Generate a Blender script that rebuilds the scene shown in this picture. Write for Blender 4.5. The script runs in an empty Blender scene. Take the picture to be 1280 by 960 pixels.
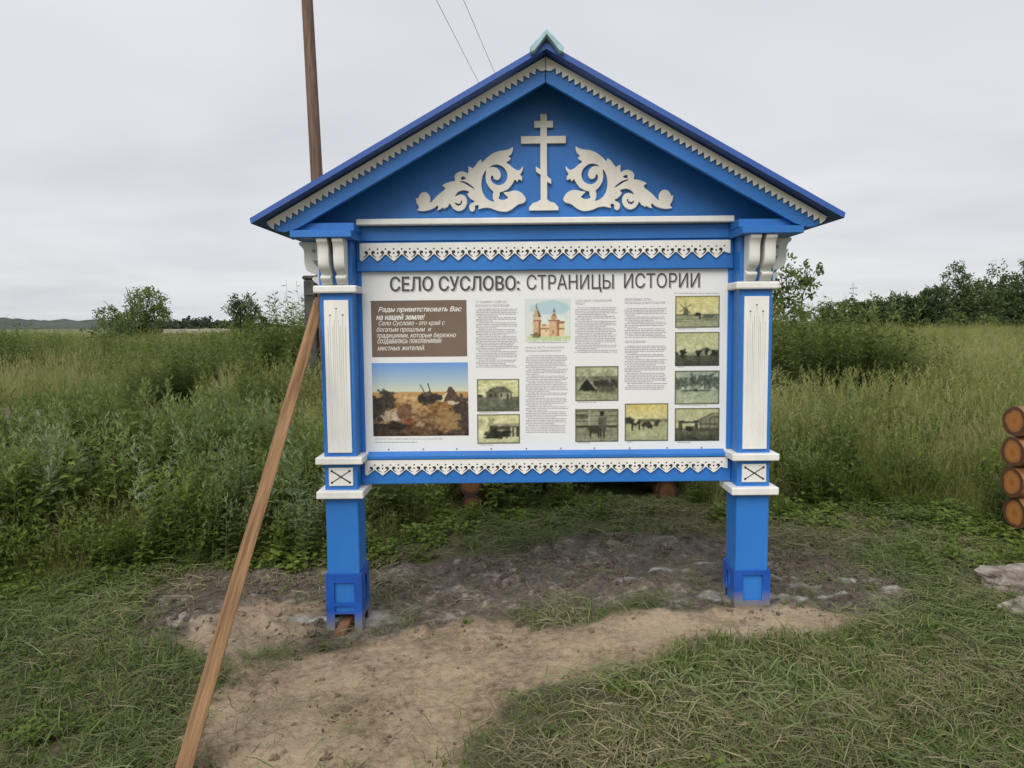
import bpy, bmesh, math, random
import numpy as np
from mathutils import Vector, Matrix, geometry, noise as mnoise
rng = np.random.default_rng(11); random.seed(11)
S = bpy.context.scene
COL = S.collection
R = math.radians

# ------------------------------------------------------------------ camera
F = 945.0                                    # focal length in photo pixels (photo 1280 x 960)
CAM = np.array([-.161, -3.746, 1.5]); YAW, PITCH, ROLL = .00135, R(4.6), .00944
_f = np.array([-math.sin(YAW)*math.cos(PITCH), math.cos(YAW)*math.cos(PITCH), -math.sin(PITCH)])
_r0 = np.array([math.cos(YAW), math.sin(YAW), 0.]); _u0 = np.cross(_r0, _f)
_r = _r0*math.cos(ROLL) - _u0*math.sin(ROLL); _u = _u0*math.cos(ROLL) + _r0*math.sin(ROLL)
cam = bpy.data.cameras.new('camera'); camo = bpy.data.objects.new('camera', cam); COL.objects.link(camo)
M = Matrix(((_r[0], _u[0], -_f[0], CAM[0]), (_r[1], _u[1], -_f[1], CAM[1]), (_r[2], _u[2], -_f[2], CAM[2]), (0, 0, 0, 1)))
camo.matrix_world = M
cam.sensor_width = 36.0; cam.lens = F/1280*36.0; cam.clip_start = .05; cam.clip_end = 6000
S.camera = camo
def ray(px, py): return _f + _r*(px-640)/F - _u*(py-480)/F
def onY(px, py, y):
    d = ray(px, py); t = (y-CAM[1])/d[1]; return CAM + t*d
def onZ(px, py, z=0.):
    d = ray(px, py); t = (z-CAM[2])/d[2]; return CAM + t*d

# ------------------------------------------------------------------ world, sun, exposure
SUN_EL, SUN_AZ = R(44), R(200)               # soft light from above and behind the camera
w = bpy.data.worlds.new('World'); S.world = w; w.use_nodes = True
nt = w.node_tree; N = nt.nodes; L = nt.links; N.clear()
def nn(t, **k):
    n = N.new(t)
    for a, b in k.items(): setattr(n, a, b)
    return n
out = nn('ShaderNodeOutputWorld'); bg = nn('ShaderNodeBackground'); bg.inputs['Strength'].default_value = .1
sky = nn('ShaderNodeTexSky'); sky.sky_type = 'NISHITA'; sky.sun_disc = False; sky.sun_elevation = SUN_EL; sky.sun_rotation = SUN_AZ; sky.dust_density = 4
tc = nn('ShaderNodeTexCoord'); sep = nn('ShaderNodeSeparateXYZ'); L.new(tc.outputs['Generated'], sep.inputs[0])
def wm(op, a, b=None):
    n = nn('ShaderNodeMath', operation=op)
    for i, v in enumerate((a, b)):
        if v is None: continue
        if isinstance(v, (int, float)): n.inputs[i].default_value = v
        else: L.new(v, n.inputs[i])
    return n.outputs[0]
zc = wm('MAXIMUM', sep.outputs[2], 0.0); dd = wm('ADD', zc, .10)
cx_ = wm('DIVIDE', sep.outputs[0], dd); cy_ = wm('DIVIDE', sep.outputs[1], dd)
cmb = nn('ShaderNodeCombineXYZ'); L.new(cx_, cmb.inputs[0]); L.new(cy_, cmb.inputs[1]); cmb.inputs[2].default_value = 3.7
n1 = nn('ShaderNodeTexNoise'); n1.inputs['Scale'].default_value = .55; n1.inputs['Detail'].default_value = 3; n1.inputs['Roughness'].default_value = .55; n1.inputs['Distortion'].default_value = .3
L.new(cmb.outputs[0], n1.inputs['Vector'])
rp = nn('ShaderNodeValToRGB'); e = rp.color_ramp.elements
e[0].position = .30; e[0].color = (4.05, 4.15, 4.38, 1); e[1].position = .66; e[1].color = (4.95, 5.03, 5.25, 1)
L.new(n1.outputs['Fac'], rp.inputs[0])
# thinner cloud low over the horizon: slightly warmer and brighter streaks
hz = nn('ShaderNodeMapRange'); hz.inputs[1].default_value = .0; hz.inputs[2].default_value = .16; hz.inputs[3].default_value = 1; hz.inputs[4].default_value = 0
L.new(zc, hz.inputs[0])
n2 = nn('ShaderNodeTexNoise'); n2.inputs['Scale'].default_value = .42; n2.inputs['Detail'].default_value = 4
L.new(cmb.outputs[0], n2.inputs['Vector'])
st = nn('ShaderNodeMapRange'); st.inputs[1].default_value = .45; st.inputs[2].default_value = .68; st.inputs[3].default_value = 0; st.inputs[4].default_value = .85
L.new(n2.outputs['Fac'], st.inputs[0])
hm = wm('MULTIPLY', hz.outputs[0], st.outputs[0])
mx0 = nn('ShaderNodeMixRGB'); L.new(hm, mx0.inputs[0]); L.new(rp.outputs[0], mx0.inputs[1]); mx0.inputs[2].default_value = (5.8, 5.7, 5.45, 1)
mx = nn('ShaderNodeMixRGB'); mx.inputs[0].default_value = .95; L.new(sky.outputs[0], mx.inputs[1]); L.new(mx0.outputs[0], mx.inputs[2])
L.new(mx.outputs[0], bg.inputs['Color']); L.new(bg.outputs[0], out.inputs['Surface'])
sl = bpy.data.lights.new('sun', 'SUN'); sl.energy = 1.5; sl.angle = R(45); sl.color = (1, .97, .92)
so = bpy.data.objects.new('sun', sl); COL.objects.link(so)
sd = Vector((math.sin(SUN_AZ)*math.cos(SUN_EL), math.cos(SUN_AZ)*math.cos(SUN_EL), math.sin(SUN_EL)))
so.rotation_euler = sd.to_track_quat('Z', 'Y').to_euler(); so.location = (0, -6, 9)
vs = S.view_settings; vs.view_transform = 'Standard'; vs.look = 'None'; vs.exposure = 0.7; vs.gamma = 1
S.cycles.max_bounces = 4; S.cycles.transparent_max_bounces = 4; S.cycles.diffuse_bounces = 2; S.cycles.transmission_bounces = 2; S.cycles.adaptive_threshold = .02; S.cycles.glossy_bounces = 2
S.cycles.use_denoising = True; S.cycles.use_light_tree = False

# ------------------------------------------------------------------ helpers
def s2l(c):
    c = np.asarray(c, float); return np.where(c <= .04045, c/12.92, ((c+.055)/1.055)**2.4)
def tag(o, label=None, cat=None, group=None, kind=None):
    if label: o['label'] = label
    if cat: o['category'] = cat
    if group: o['group'] = group
    if kind: o['kind'] = kind
    return o
def link(name, me, mat=None, parent=None):
    o = bpy.data.objects.new(name, me); COL.objects.link(o)
    if mat: me.materials.clear(); me.materials.append(mat)
    if parent: o.parent = parent; o.matrix_parent_inverse = parent.matrix_world.inverted()
    return o
def empty(name, loc=(0, 0, 0)):
    o = bpy.data.objects.new(name, None); COL.objects.link(o); o.location = loc
    o.matrix_world = Matrix.Translation(loc); return o
def pymesh(name, v, f, smooth=False):
    me = bpy.data.meshes.new(name); me.from_pydata([tuple(map(float, p)) for p in v], [], [tuple(map(int, q)) for q in f]); me.update()
    if smooth: me.polygons.foreach_set('use_smooth', [True]*len(me.polygons))
    return me
def npmesh(name, v, quads, smooth=False):
    v = np.asarray(v, np.float32); q = np.asarray(quads, np.int32); k = q.shape[1]
    me = bpy.data.meshes.new(name); me.vertices.add(len(v)); me.vertices.foreach_set('co', v.ravel())
    me.loops.add(q.size); me.loops.foreach_set('vertex_index', q.ravel())
    me.polygons.add(len(q)); me.polygons.foreach_set('loop_start', np.arange(0, q.size, k, dtype=np.int32))
    if smooth: me.polygons.foreach_set('use_smooth', np.ones(len(q), bool))
    me.update(calc_edges=True); return me
def attr(me, name, vals):
    a = me.attributes.new(name, 'FLOAT', 'POINT'); a.data.foreach_set('value', np.asarray(vals, np.float32))
def boxes(name, lst, mat, parent=None, bevel=.003, seg=1):
    bm = bmesh.new()
    for x0, x1, y0, y1, z0, z1 in lst:
        r = bmesh.ops.create_cube(bm, size=1)
        bmesh.ops.scale(bm, vec=(abs(x1-x0), abs(y1-y0), abs(z1-z0)), verts=r['verts'])
        bmesh.ops.translate(bm, vec=((x0+x1)/2, (y0+y1)/2, (z0+z1)/2), verts=r['verts'])
    if bevel: bmesh.ops.bevel(bm, geom=bm.edges[:], offset=bevel, segments=seg, affect='EDGES', profile=.5)
    me = bpy.data.meshes.new(name); bm.to_mesh(me); bm.free()
    return link(name, me, mat, parent)
def curve_mesh(loops, extrude, bevel):
    cu = bpy.data.curves.new('t', 'CURVE'); cu.dimensions = '2D'; cu.fill_mode = 'BOTH'
    cu.extrude = max(extrude-bevel, 0); cu.bevel_depth = bevel; cu.bevel_resolution = 0; cu.offset = -bevel
    for lp in loops:
        sp = cu.splines.new('POLY'); sp.points.add(len(lp)-1)
        for i, p in enumerate(lp): sp.points[i].co = (p[0], p[1], 0, 1)
        sp.use_cyclic_u = True
    o = bpy.data.objects.new('t', cu); COL.objects.link(o)
    bpy.context.view_layer.update()
    me = bpy.data.meshes.new_from_object(o.evaluated_get(bpy.context.evaluated_depsgraph_get()))
    bpy.data.objects.remove(o); bpy.data.curves.remove(cu); return me
ROTX = Matrix(((1, 0, 0, 0), (0, 0, -1, 0), (0, 1, 0, 0), (0, 0, 0, 1)))
def plate(name, loops, yf, yb, mat, parent=None, bevel=.0015):
    """outline(s) in x, z ; front face at y = yf, back at yb"""
    me = curve_mesh(loops, abs(yb-yf)/2, bevel)
    me.transform(Matrix.Translation((0, (yf+yb)/2, 0)) @ ROTX); me.name = name
    return link(name, me, mat, parent)
def chaikin(p, n=2):
    p = np.asarray(p, float)
    for _ in range(n):
        q = np.roll(p, -1, 0); p = np.stack([.8*p+.2*q, .2*p+.8*q], 1).reshape(-1, 2)
    return p
def textmesh(body, size, shear=0, bold=0):
    """filled letters, by winding number, since some letters have overlapping strokes"""
    cu = bpy.data.curves.new('t', 'FONT'); cu.body = body; cu.size = size; cu.shear = shear; cu.resolution_u = 3; cu.fill_mode = 'NONE'
    o = bpy.data.objects.new('t', cu); COL.objects.link(o); bpy.context.view_layer.update()
    me = bpy.data.meshes.new_from_object(o.evaluated_get(bpy.context.evaluated_depsgraph_get()))
    bpy.data.objects.remove(o); bpy.data.curves.remove(cu)
    co = np.array([v_.co[:2] for v_ in me.vertices]); ed = np.array([e_.vertices for e_ in me.edges]); bpy.data.meshes.remove(me)
    rv, _, rf, *_r_ = geometry.delaunay_2d_cdt([Vector(p_) for p_ in co], [tuple(map(int, e_)) for e_ in ed], [], 0, 1e-6)
    rv = np.array([p_[:] for p_ in rv]); rf = np.array(rf); C = rv[rf].mean(1)
    # contour edges in their drawing order; the closing edge of each contour runs last -> first
    A = np.where((ed[:, 1] == ed[:, 0]+1), ed[:, 0], np.maximum(ed[:, 0], ed[:, 1])); B = np.where((ed[:, 1] == ed[:, 0]+1), ed[:, 1], np.minimum(ed[:, 0], ed[:, 1]))
    x1, y1, x2, y2 = co[A, 0], co[A, 1], co[B, 0], co[B, 1]; cx, cy = C[:, :1], C[:, 1:]
    left = (x2-x1)*(cy-y1)-(cx-x1)*(y2-y1)
    wn = ((y1 <= cy) & (y2 > cy) & (left > 0)).sum(1)-((y1 > cy) & (y2 <= cy) & (left < 0)).sum(1)
    return pymesh('text', [(p_[0], p_[1], 0) for p_ in rv], rf[wn != 0])
def put_text(name, body, x0, x1, z0, z1, y, mat, parent, shear=0, bold=0, mirror=False):
    """fit a line of text into the box x0..x1, z0..z1 on a plane facing the camera"""
    me = textmesh(body, 1.0, shear, 0)
    co = np.zeros(len(me.vertices)*3, np.float32); me.vertices.foreach_get('co', co); co = co.reshape(-1, 3)
    a, b = co.min(0), co.max(0)
    o = np.zeros_like(co); o[:, 0] = x0+(co[:, 0]-a[0])/(b[0]-a[0])*(x1-x0); o[:, 2] = z0+(co[:, 1]-a[1])/(b[1]-a[1])*(z1-z0); o[:, 1] = y-co[:, 2]
    if bold:
        e_ = bold*(z1-z0)/(b[1]-a[1]); fs = [tuple(q.vertices) for q in me.polygons]; V = []; Fc = []
        for i, (dx, dz) in enumerate(((-1, 0), (1, 0), (0, -.7), (0, .7))):
            off = len(V); V += [(p[0]+dx*e_, p[1]-.00003*i, p[2]+dz*e_) for p in o]; Fc += [tuple(j+off for j in q) for q in fs]
        bpy.data.meshes.remove(me); me = pymesh(name, V, Fc)
    else: me.vertices.foreach_set('co', o.ravel()); me.update(); me.name = name
    return link(name, me, mat, parent)
def tube(pts, rad, n=8, cap=True):
    P = np.asarray(pts, float); m = len(P); rad = np.broadcast_to(rad, m)
    v = []; f = []
    for i in range(m):
        t = P[min(i+1, m-1)]-P[max(i-1, 0)]; t = t/(np.linalg.norm(t)+1e-9)
        a = np.array([1., 0, 0]) if abs(t[0]) < .8 else np.array([0, 1., 0])
        a = np.cross(t, a); a /= np.linalg.norm(a); b = np.cross(t, a)
        for k in range(n):
            q = 2*math.pi*k/n; v.append(P[i]+rad[i]*(a*math.cos(q)+b*math.sin(q)))
    for i in range(m-1):
        for k in range(n):
            f.append((i*n+k, i*n+(k+1) % n, (i+1)*n+(k+1) % n, (i+1)*n+k))
    if cap: f.append(tuple(range(n-1, -1, -1))); f.append(tuple((m-1)*n+k for k in range(n)))
    return v, f
def join(parts):
    V = []; Fc = []
    for v, f in parts:
        o = len(V); V += list(v); Fc += [tuple(i+o for i in q) for q in f]
    return V, Fc
# value noise
_tab = rng.random((256, 256)).astype(np.float32)
def vnoise(x, y):
    xi = np.floor(x).astype(int); yi = np.floor(y).astype(int); fx = x-xi; fy = y-yi
    fx = fx*fx*(3-2*fx); fy = fy*fy*(3-2*fy); g = lambda a, b: _tab[a & 255, b & 255]
    return (g(xi, yi)*(1-fx)+g(xi+1, yi)*fx)*(1-fy)+(g(xi, yi+1)*(1-fx)+g(xi+1, yi+1)*fx)*fy
def fbm(x, y, o=4):
    s = 0; a = .5
    for i in range(o): s = s+a*(vnoise(x*2**i+17.3*i, y*2**i+5.1*i)-.5); a *= .5
    return s*2
def sstep(a, b, x):
    t = np.clip((x-a)/(b-a), 0, 1); return t*t*(3-2*t)

# ------------------------------------------------------------------ materials
def mat(name, col, rough=.6, var=.12, scale=8, stretch=(1, 1, 1), bump=.0, bscale=60, bdist=.002, spec=.4, detail=4, col2=None, lo=.35, hi=.65):
    m = bpy.data.materials.new(name); m.use_nodes = True; t = m.node_tree; n = t.nodes; l = t.links
    b = n['Principled BSDF']; b.inputs['Roughness'].default_value = rough; b.inputs['Specular IOR Level'].default_value = spec
    g = n.new('ShaderNodeTexCoord'); mp = n.new('ShaderNodeMapping'); mp.inputs['Scale'].default_value = stretch; l.new(g.outputs['Object'], mp.inputs[0])
    x = n.new('ShaderNodeTexNoise'); x.inputs['Scale'].default_value = scale; x.inputs['Detail'].default_value = detail; l.new(mp.outputs[0], x.inputs['Vector'])
    r = n.new('ShaderNodeValToRGB'); r.color_ramp.elements[0].position = lo; r.color_ramp.elements[1].position = hi
    c = np.array(col)
    c2 = np.array(col2) if col2 is not None else np.clip(c*(1+var), 0, .95)
    c1 = c if col2 is not None else c*(1-var)
    r.color_ramp.elements[0].color = (*c1, 1); r.color_ramp.elements[1].color = (*c2, 1)
    l.new(x.outputs['Fac'], r.inputs[0]); l.new(r.outputs[0], b.inputs['Base Color'])
    if bump:
        y = n.new('ShaderNodeTexNoise'); y.inputs['Scale'].default_value = bscale; y.inputs['Detail'].default_value = 5; l.new(mp.outputs[0], y.inputs['Vector'])
        bp = n.new('ShaderNodeBump'); bp.inputs['Strength'].default_value = bump; bp.inputs['Distance'].default_value = bdist
        l.new(y.outputs['Fac'], bp.inputs['Height']); l.new(bp.outputs[0], b.inputs['Normal'])
    return m
def vegmat(name, a, b, c, trans=.28, rough=.55, rnd=.35):
    m = bpy.data.materials.new(name); m.use_nodes = True; t = m.node_tree; n = t.nodes; l = t.links
    p = n['Principled BSDF']; p.inputs['Roughness'].default_value = rough; p.inputs['Specular IOR Level'].default_value = .25
    at = n.new('ShaderNodeAttribute'); at.attribute_name = 'tint'
    oi = n.new('ShaderNodeObjectInfo')
    ge = n.new('ShaderNodeNewGeometry'); nz = n.new('ShaderNodeTexNoise'); nz.inputs['Scale'].default_value = .55; nz.inputs['Detail'].default_value = 3; l.new(ge.outputs['Position'], nz.inputs['Vector'])
    def mm(op, x, y):
        q = n.new('ShaderNodeMath'); q.operation = op
        for i, v in enumerate((x, y)):
            if isinstance(v, (int, float)): q.inputs[i].default_value = v
            else: l.new(v, q.inputs[i])
        return q.outputs[0]
    f = mm('ADD', mm('MULTIPLY', at.outputs['Fac'], .55), mm('MULTIPLY', oi.outputs['Random'], rnd))
    f = mm('ADD', f, mm('MULTIPLY', mm('SUBTRACT', nz.outputs['Fac'], .5), 1.5))
    r = n.new('ShaderNodeValToRGB'); e = r.color_ramp.elements; e[0].position = .1; e[0].color = (*a, 1); e[1].position = .9; e[1].color = (*c, 1)
    e2 = e.new(.5); e2.color = (*b, 1); l.new(f, r.inputs[0]); l.new(r.outputs[0], p.inputs['Base Color'])
    tr = n.new('ShaderNodeBsdfTranslucent'); l.new(r.outputs[0], tr.inputs['Color'])
    ms = n.new('ShaderNodeMixShader'); ms.inputs[0].default_value = trans; l.new(p.outputs[0], ms.inputs[1]); l.new(tr.outputs[0], ms.inputs[2])
    l.new(ms.outputs[0], n['Material Output'].inputs['Surface']); return m
BLUE = mat('blue_paint', (.026, .165, .51), .42, .10, 3, (1, 1, .25), .25, 40, .0015)
BLUED = mat('roof_blue_paint', (.035, .10, .36), .45, .10, 4, (1, 1, 1), .15, 60, .001)
STEEL = mat('steel_shoe_paint', (.012, .085, .40), .4, .15, 10, (1, 1, 1), .15, 80, .001)
WHITE = mat('white_paint', (.76, .75, .71), .5, .05, 14, (1, 1, .3), .15, 60, .001)
OFFW = mat('cream_paint', (.74, .70, .62), .55, .05, 20, (1, 1, .15), .2, 60, .001)
TEAL = mat('bare_primed_metal', (.34, .50, .54), .45, .15, 18)
POSTER = mat('poster_sheet', (.78, .78, .77), .3, .02, 3, spec=.5)
INK = mat('ink_dark_grey', (.075, .068, .065), .5, .05)
INKG = mat('ink_soft_grey', (.40, .40, .41), .5, .1)
INKL = mat('ink_pale_shadow', (.50, .50, .50), .5, .05)
INKW = mat('ink_cream', (.82, .78, .72), .5, .02)
BROWN = mat('brown_panel_print', (.165, .118, .085), .4, .12, 3)
SCREW = mat('screw_metal', (.12, .12, .13), .4, .2)
DARK = mat('dark_engraving_and_fill', (.03, .028, .026), .7, .2)
PLANK = mat('sawn_timber', (.16, .082, .036), .75, .3, 5, (14, 14, .7), .9, 14, .004, col2=(.36, .21, .10), lo=.3, hi=.72)
WEDGE = mat('wet_timber', (.22, .11, .06), .7, .3, 12, (1, 1, .4), .4, 60, .002)
POLEW = mat('tarred_pole_wood', (.11, .068, .05), .8, .3, 7, (4, 4, .35), .8, 16, .01, col2=(.20, .125, .095))
STUBC = mat('pole_stub_concrete', (.065, .065, .058), .9, .3, 9, (1, 1, 1), .6, 40, .006)
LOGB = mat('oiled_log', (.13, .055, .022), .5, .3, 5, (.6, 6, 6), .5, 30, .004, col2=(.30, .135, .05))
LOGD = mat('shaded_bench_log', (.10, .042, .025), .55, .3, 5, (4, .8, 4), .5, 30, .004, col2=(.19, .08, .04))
STONE = mat('pale_stone', (.15, .12, .10), .95, .25, 9, (1, 1, 1), 1., 26, .03, col2=(.40, .355, .31))
BARK = mat('tree_bark', (.055, .045, .035), .9, .3, 6, (1, 1, .3), .6, 20, .01)
WIRE = mat('power_wire', (.55, .55, .56), .5, .05)
def endgrain(name='log_end_grain', k=1.):
    m = bpy.data.materials.new(name); m.use_nodes = True; t = m.node_tree; n = t.nodes; l = t.links; b = n['Principled BSDF']; b.inputs['Roughness'].default_value = .6
    u = n.new('ShaderNodeAttribute'); u.attribute_name = 'rad'
    nz = n.new('ShaderNodeTexNoise'); nz.inputs['Scale'].default_value = 14; nz.inputs['Detail'].default_value = 5
    g = n.new('ShaderNodeTexCoord'); l.new(g.outputs['Object'], nz.inputs['Vector'])
    md = n.new('ShaderNodeMath'); md.operation = 'MULTIPLY_ADD'; l.new(nz.outputs['Fac'], md.inputs[0]); md.inputs[1].default_value = .45; l.new(u.outputs['Fac'], md.inputs[2])
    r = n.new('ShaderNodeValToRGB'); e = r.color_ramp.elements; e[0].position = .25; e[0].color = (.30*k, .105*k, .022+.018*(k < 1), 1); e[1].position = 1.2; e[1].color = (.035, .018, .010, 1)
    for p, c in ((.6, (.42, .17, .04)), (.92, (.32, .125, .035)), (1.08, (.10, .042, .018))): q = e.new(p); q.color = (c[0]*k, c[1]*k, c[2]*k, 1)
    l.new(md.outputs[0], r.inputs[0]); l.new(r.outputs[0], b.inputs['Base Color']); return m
ENDG = endgrain(); ENDD = endgrain('shaded_end_grain', .36)  # second copy is darkened for the bench, its shade put into the colour
# dirt splashed on the steel shoes: grey cement film over the lower edge
def shoe_mat():
    m = STEEL.copy(); m.name = 'steel_shoe_dirty'; t = m.node_tree; n = t.nodes; l = t.links; b = n['Principled BSDF']
    src = b.inputs['Base Color'].links[0].from_socket
    g = n.new('ShaderNodeTexCoord'); sp = n.new('ShaderNodeSeparateXYZ'); l.new(g.outputs['Object'], sp.inputs[0])
    sl_ = n.new('ShaderNodeMath'); sl_.operation = 'MULTIPLY_ADD'; l.new(sp.outputs[0], sl_.inputs[0]); sl_.inputs[1].default_value = -.045; l.new(sp.outputs[2], sl_.inputs[2])
    nz = n.new('ShaderNodeTexNoise'); nz.inputs['Scale'].default_value = 9; nz.inputs['Detail'].default_value = 5; l.new(g.outputs['Object'], nz.inputs['Vector'])
    a = n.new('ShaderNodeMath'); a.operation = 'MULTIPLY_ADD'; l.new(nz.outputs['Fac'], a.inputs[0]); a.inputs[1].default_value = .10; l.new(sl_.outputs[0], a.inputs[2])
    mr = n.new('ShaderNodeMapRange'); mr.inputs[1].default_value = .13; mr.inputs[2].default_value = .20; mr.inputs[3].default_value = .9; mr.inputs[4].default_value = 0; l.new(a.outputs[0], mr.inputs[0])
    mx = n.new('ShaderNodeMixRGB'); l.new(mr.outputs[0], mx.inputs[0]); l.new(src, mx.inputs[1]); mx.inputs[2].default_value = (.20, .19, .17, 1)
    l.new(mx.outputs[0], b.inputs['Base Color']); return m
SHOE = shoe_mat()

# ------------------------------------------------------------------ terrain
def hgt(x, y):
    x = np.asarray(x, float); y = np.asarray(y, float)
    near = 1-sstep(6, 14, np.hypot(x, y))
    h = .10*sstep(-.6, .8, x)*(1-sstep(30, 60, np.hypot(x, y)))
    h = h+near*(.05*fbm(x*.55+3, y*.55+8, 3))
    h = h+.35*fbm(x*.03+9, y*.03+2, 3)*sstep(14, 50, np.hypot(x, y))
    # flat under the two post shoes
    for px, pz in ((-.999, 0.0), (.999, .105)):
        k = np.exp(-((x-px)**2+(y+.05)**2)/.10); h = h*(1-k)+pz*k
    return h
def h1(x, y): return float(hgt(np.array([x]), np.array([y]))[0])
def pxpoly(pts, z=.04): return np.array([onZ(a, b, z)[:2] for a, b in pts])
def inpoly(x, y, P):
    c = np.zeros(x.shape, bool); n = len(P)
    for i in range(n):
        x1, y1 = P[i]; x2, y2 = P[(i+1) % n]
        k = ((y1 > y) != (y2 > y)) & (x < (x2-x1)*(y-y1)/(y2-y1+1e-12)+x1); c ^= k
    return c
def sdf(x, y, P):
    d = np.full(x.shape, 1e9); n = len(P)
    for i in range(n):
        a = P[i]; b = P[(i+1) % n]; ab = b-a; t = np.clip(((x-a[0])*ab[0]+(y-a[1])*ab[1])/(ab@ab), 0, 1)
        d = np.minimum(d, np.hypot(x-a[0]-t*ab[0], y-a[1]-t*ab[1]))
    return np.where(inpoly(x, y, P), d, -d)
SANDP = pxpoly([(235, 1010), (235, 930), (250, 860), (300, 815), (400, 805), (520, 785), (600, 768), (700, 790), (800, 775), (900, 782), (1010, 772), (1085, 785), (1030, 812), (900, 815), (860, 835), (760, 852), (680, 862), (620, 890), (590, 930), (560, 1010)])
MUDP = pxpoly([(165, 735), (240, 712), (400, 702), (500, 700), (600, 697), (700, 680), (800, 682), (910, 690), (1050, 690), (1120, 735), (1190, 775), (1090, 790), (1000, 775), (900, 785), (800, 770), (640, 765), (520, 785), (400, 805), (290, 815), (235, 800), (190, 775)])
SAND2P = pxpoly([(215, 775), (330, 740), (400, 745), (400, 800), (300, 815), (240, 815)])
CLEARP = np.vstack([pxpoly([(-220, 800), (0, 748), (60, 738), (130, 724), (180, 708), (300, 702), (390, 700), (470, 690), (540, 655), (640, 650), (760, 645), (870, 645), (960, 655), (1040, 650), (1100, 645), (1180, 650), (1250, 680), (1300, 690), (1500, 700)]), [[6, -6], [-6, -6]]])
DITCH = pxpoly([(-160, 520), (0, 508), (80, 512), (95, 522), (40, 535), (-60, 545), (-160, 550)])
CONC = [np.array(c) for c in ((-.985, .0, .24, .11), (1.0, .0, .24, .12), (1.22, -.02, .10, .04), (1.36, .14, .10, .035), (1.27, .26, .12, .025), (.72, .42, .16, .02), (1.02, .55, .14, .02), (-1.25, .02, .10, .03), (1.5, .02, .16, .03), (1.62, .22, .2, .03), (1.85, .1, .14, .03), (.5, .28, .14, .02), (1.2, -.1, .12, .03))]
def conc_mask(x, y):
    m = np.zeros(np.shape(x))
    for a, b, rx, ry in CONC: m = np.maximum(m, 1-np.sqrt(((x-a)/rx)**2+((y-b)/ry)**2)+.75*fbm(x*11+4, y*11, 4))
    return sstep(.05, .3, m)*np.clip(.62+1.3*fbm(x*17, y*17+3, 3), 0, 1)
def zones(x, y):
    nz = fbm(x*3.1, y*3.1, 4)*.16+fbm(x*11, y*11, 3)*.05
    s = np.maximum(sstep(-.05, .06, sdf(x, y, SANDP)+nz), .75*sstep(-.02, .12, sdf(x, y, SAND2P)+nz*1.4))
    m = sstep(-.08, .05, sdf(x, y, MUDP)+nz)
    m = np.maximum(m, sstep(-.3, .3, sdf(x, y, DITCH)+nz*3))
    return s, m, sdf(x, y, CLEARP)+nz
def axis(lo, hi, step, far, grow=1.13):
    a = list(np.arange(lo, hi+1e-6, step)); s = step
    while a[-1] < far: s *= grow; a.append(a[-1]+s)
    s = step; b = [a[0]]
    while b[-1] > -far: s *= grow; b.append(b[-1]-s)
    return np.array(b[:0:-1]+a)
gx = axis(-3.4, 3.6, .022, 2500); gy = axis(-2.2, 2.6, .022, 2500)
X, Y = np.meshgrid(gx, gy); xx, yy = X.ravel(), Y.ravel()
sand, mud, clr = zones(xx, yy); cm = conc_mask(xx, yy)
nr = 1-sstep(4, 8, np.hypot(xx, yy))
zz = hgt(xx, yy)+nr*((.022*fbm(xx*5, yy*5, 4)+.010*fbm(xx*21, yy*21, 2))*sand + mud*(.055*np.maximum(fbm(xx*6+2, yy*6, 4), -.15)+.02*fbm(xx*19, yy*19, 2)) + (1-np.maximum(sand, mud))*.02*fbm(xx*8, yy*8, 3))
zz = zz+cm*nr*.004
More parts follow.
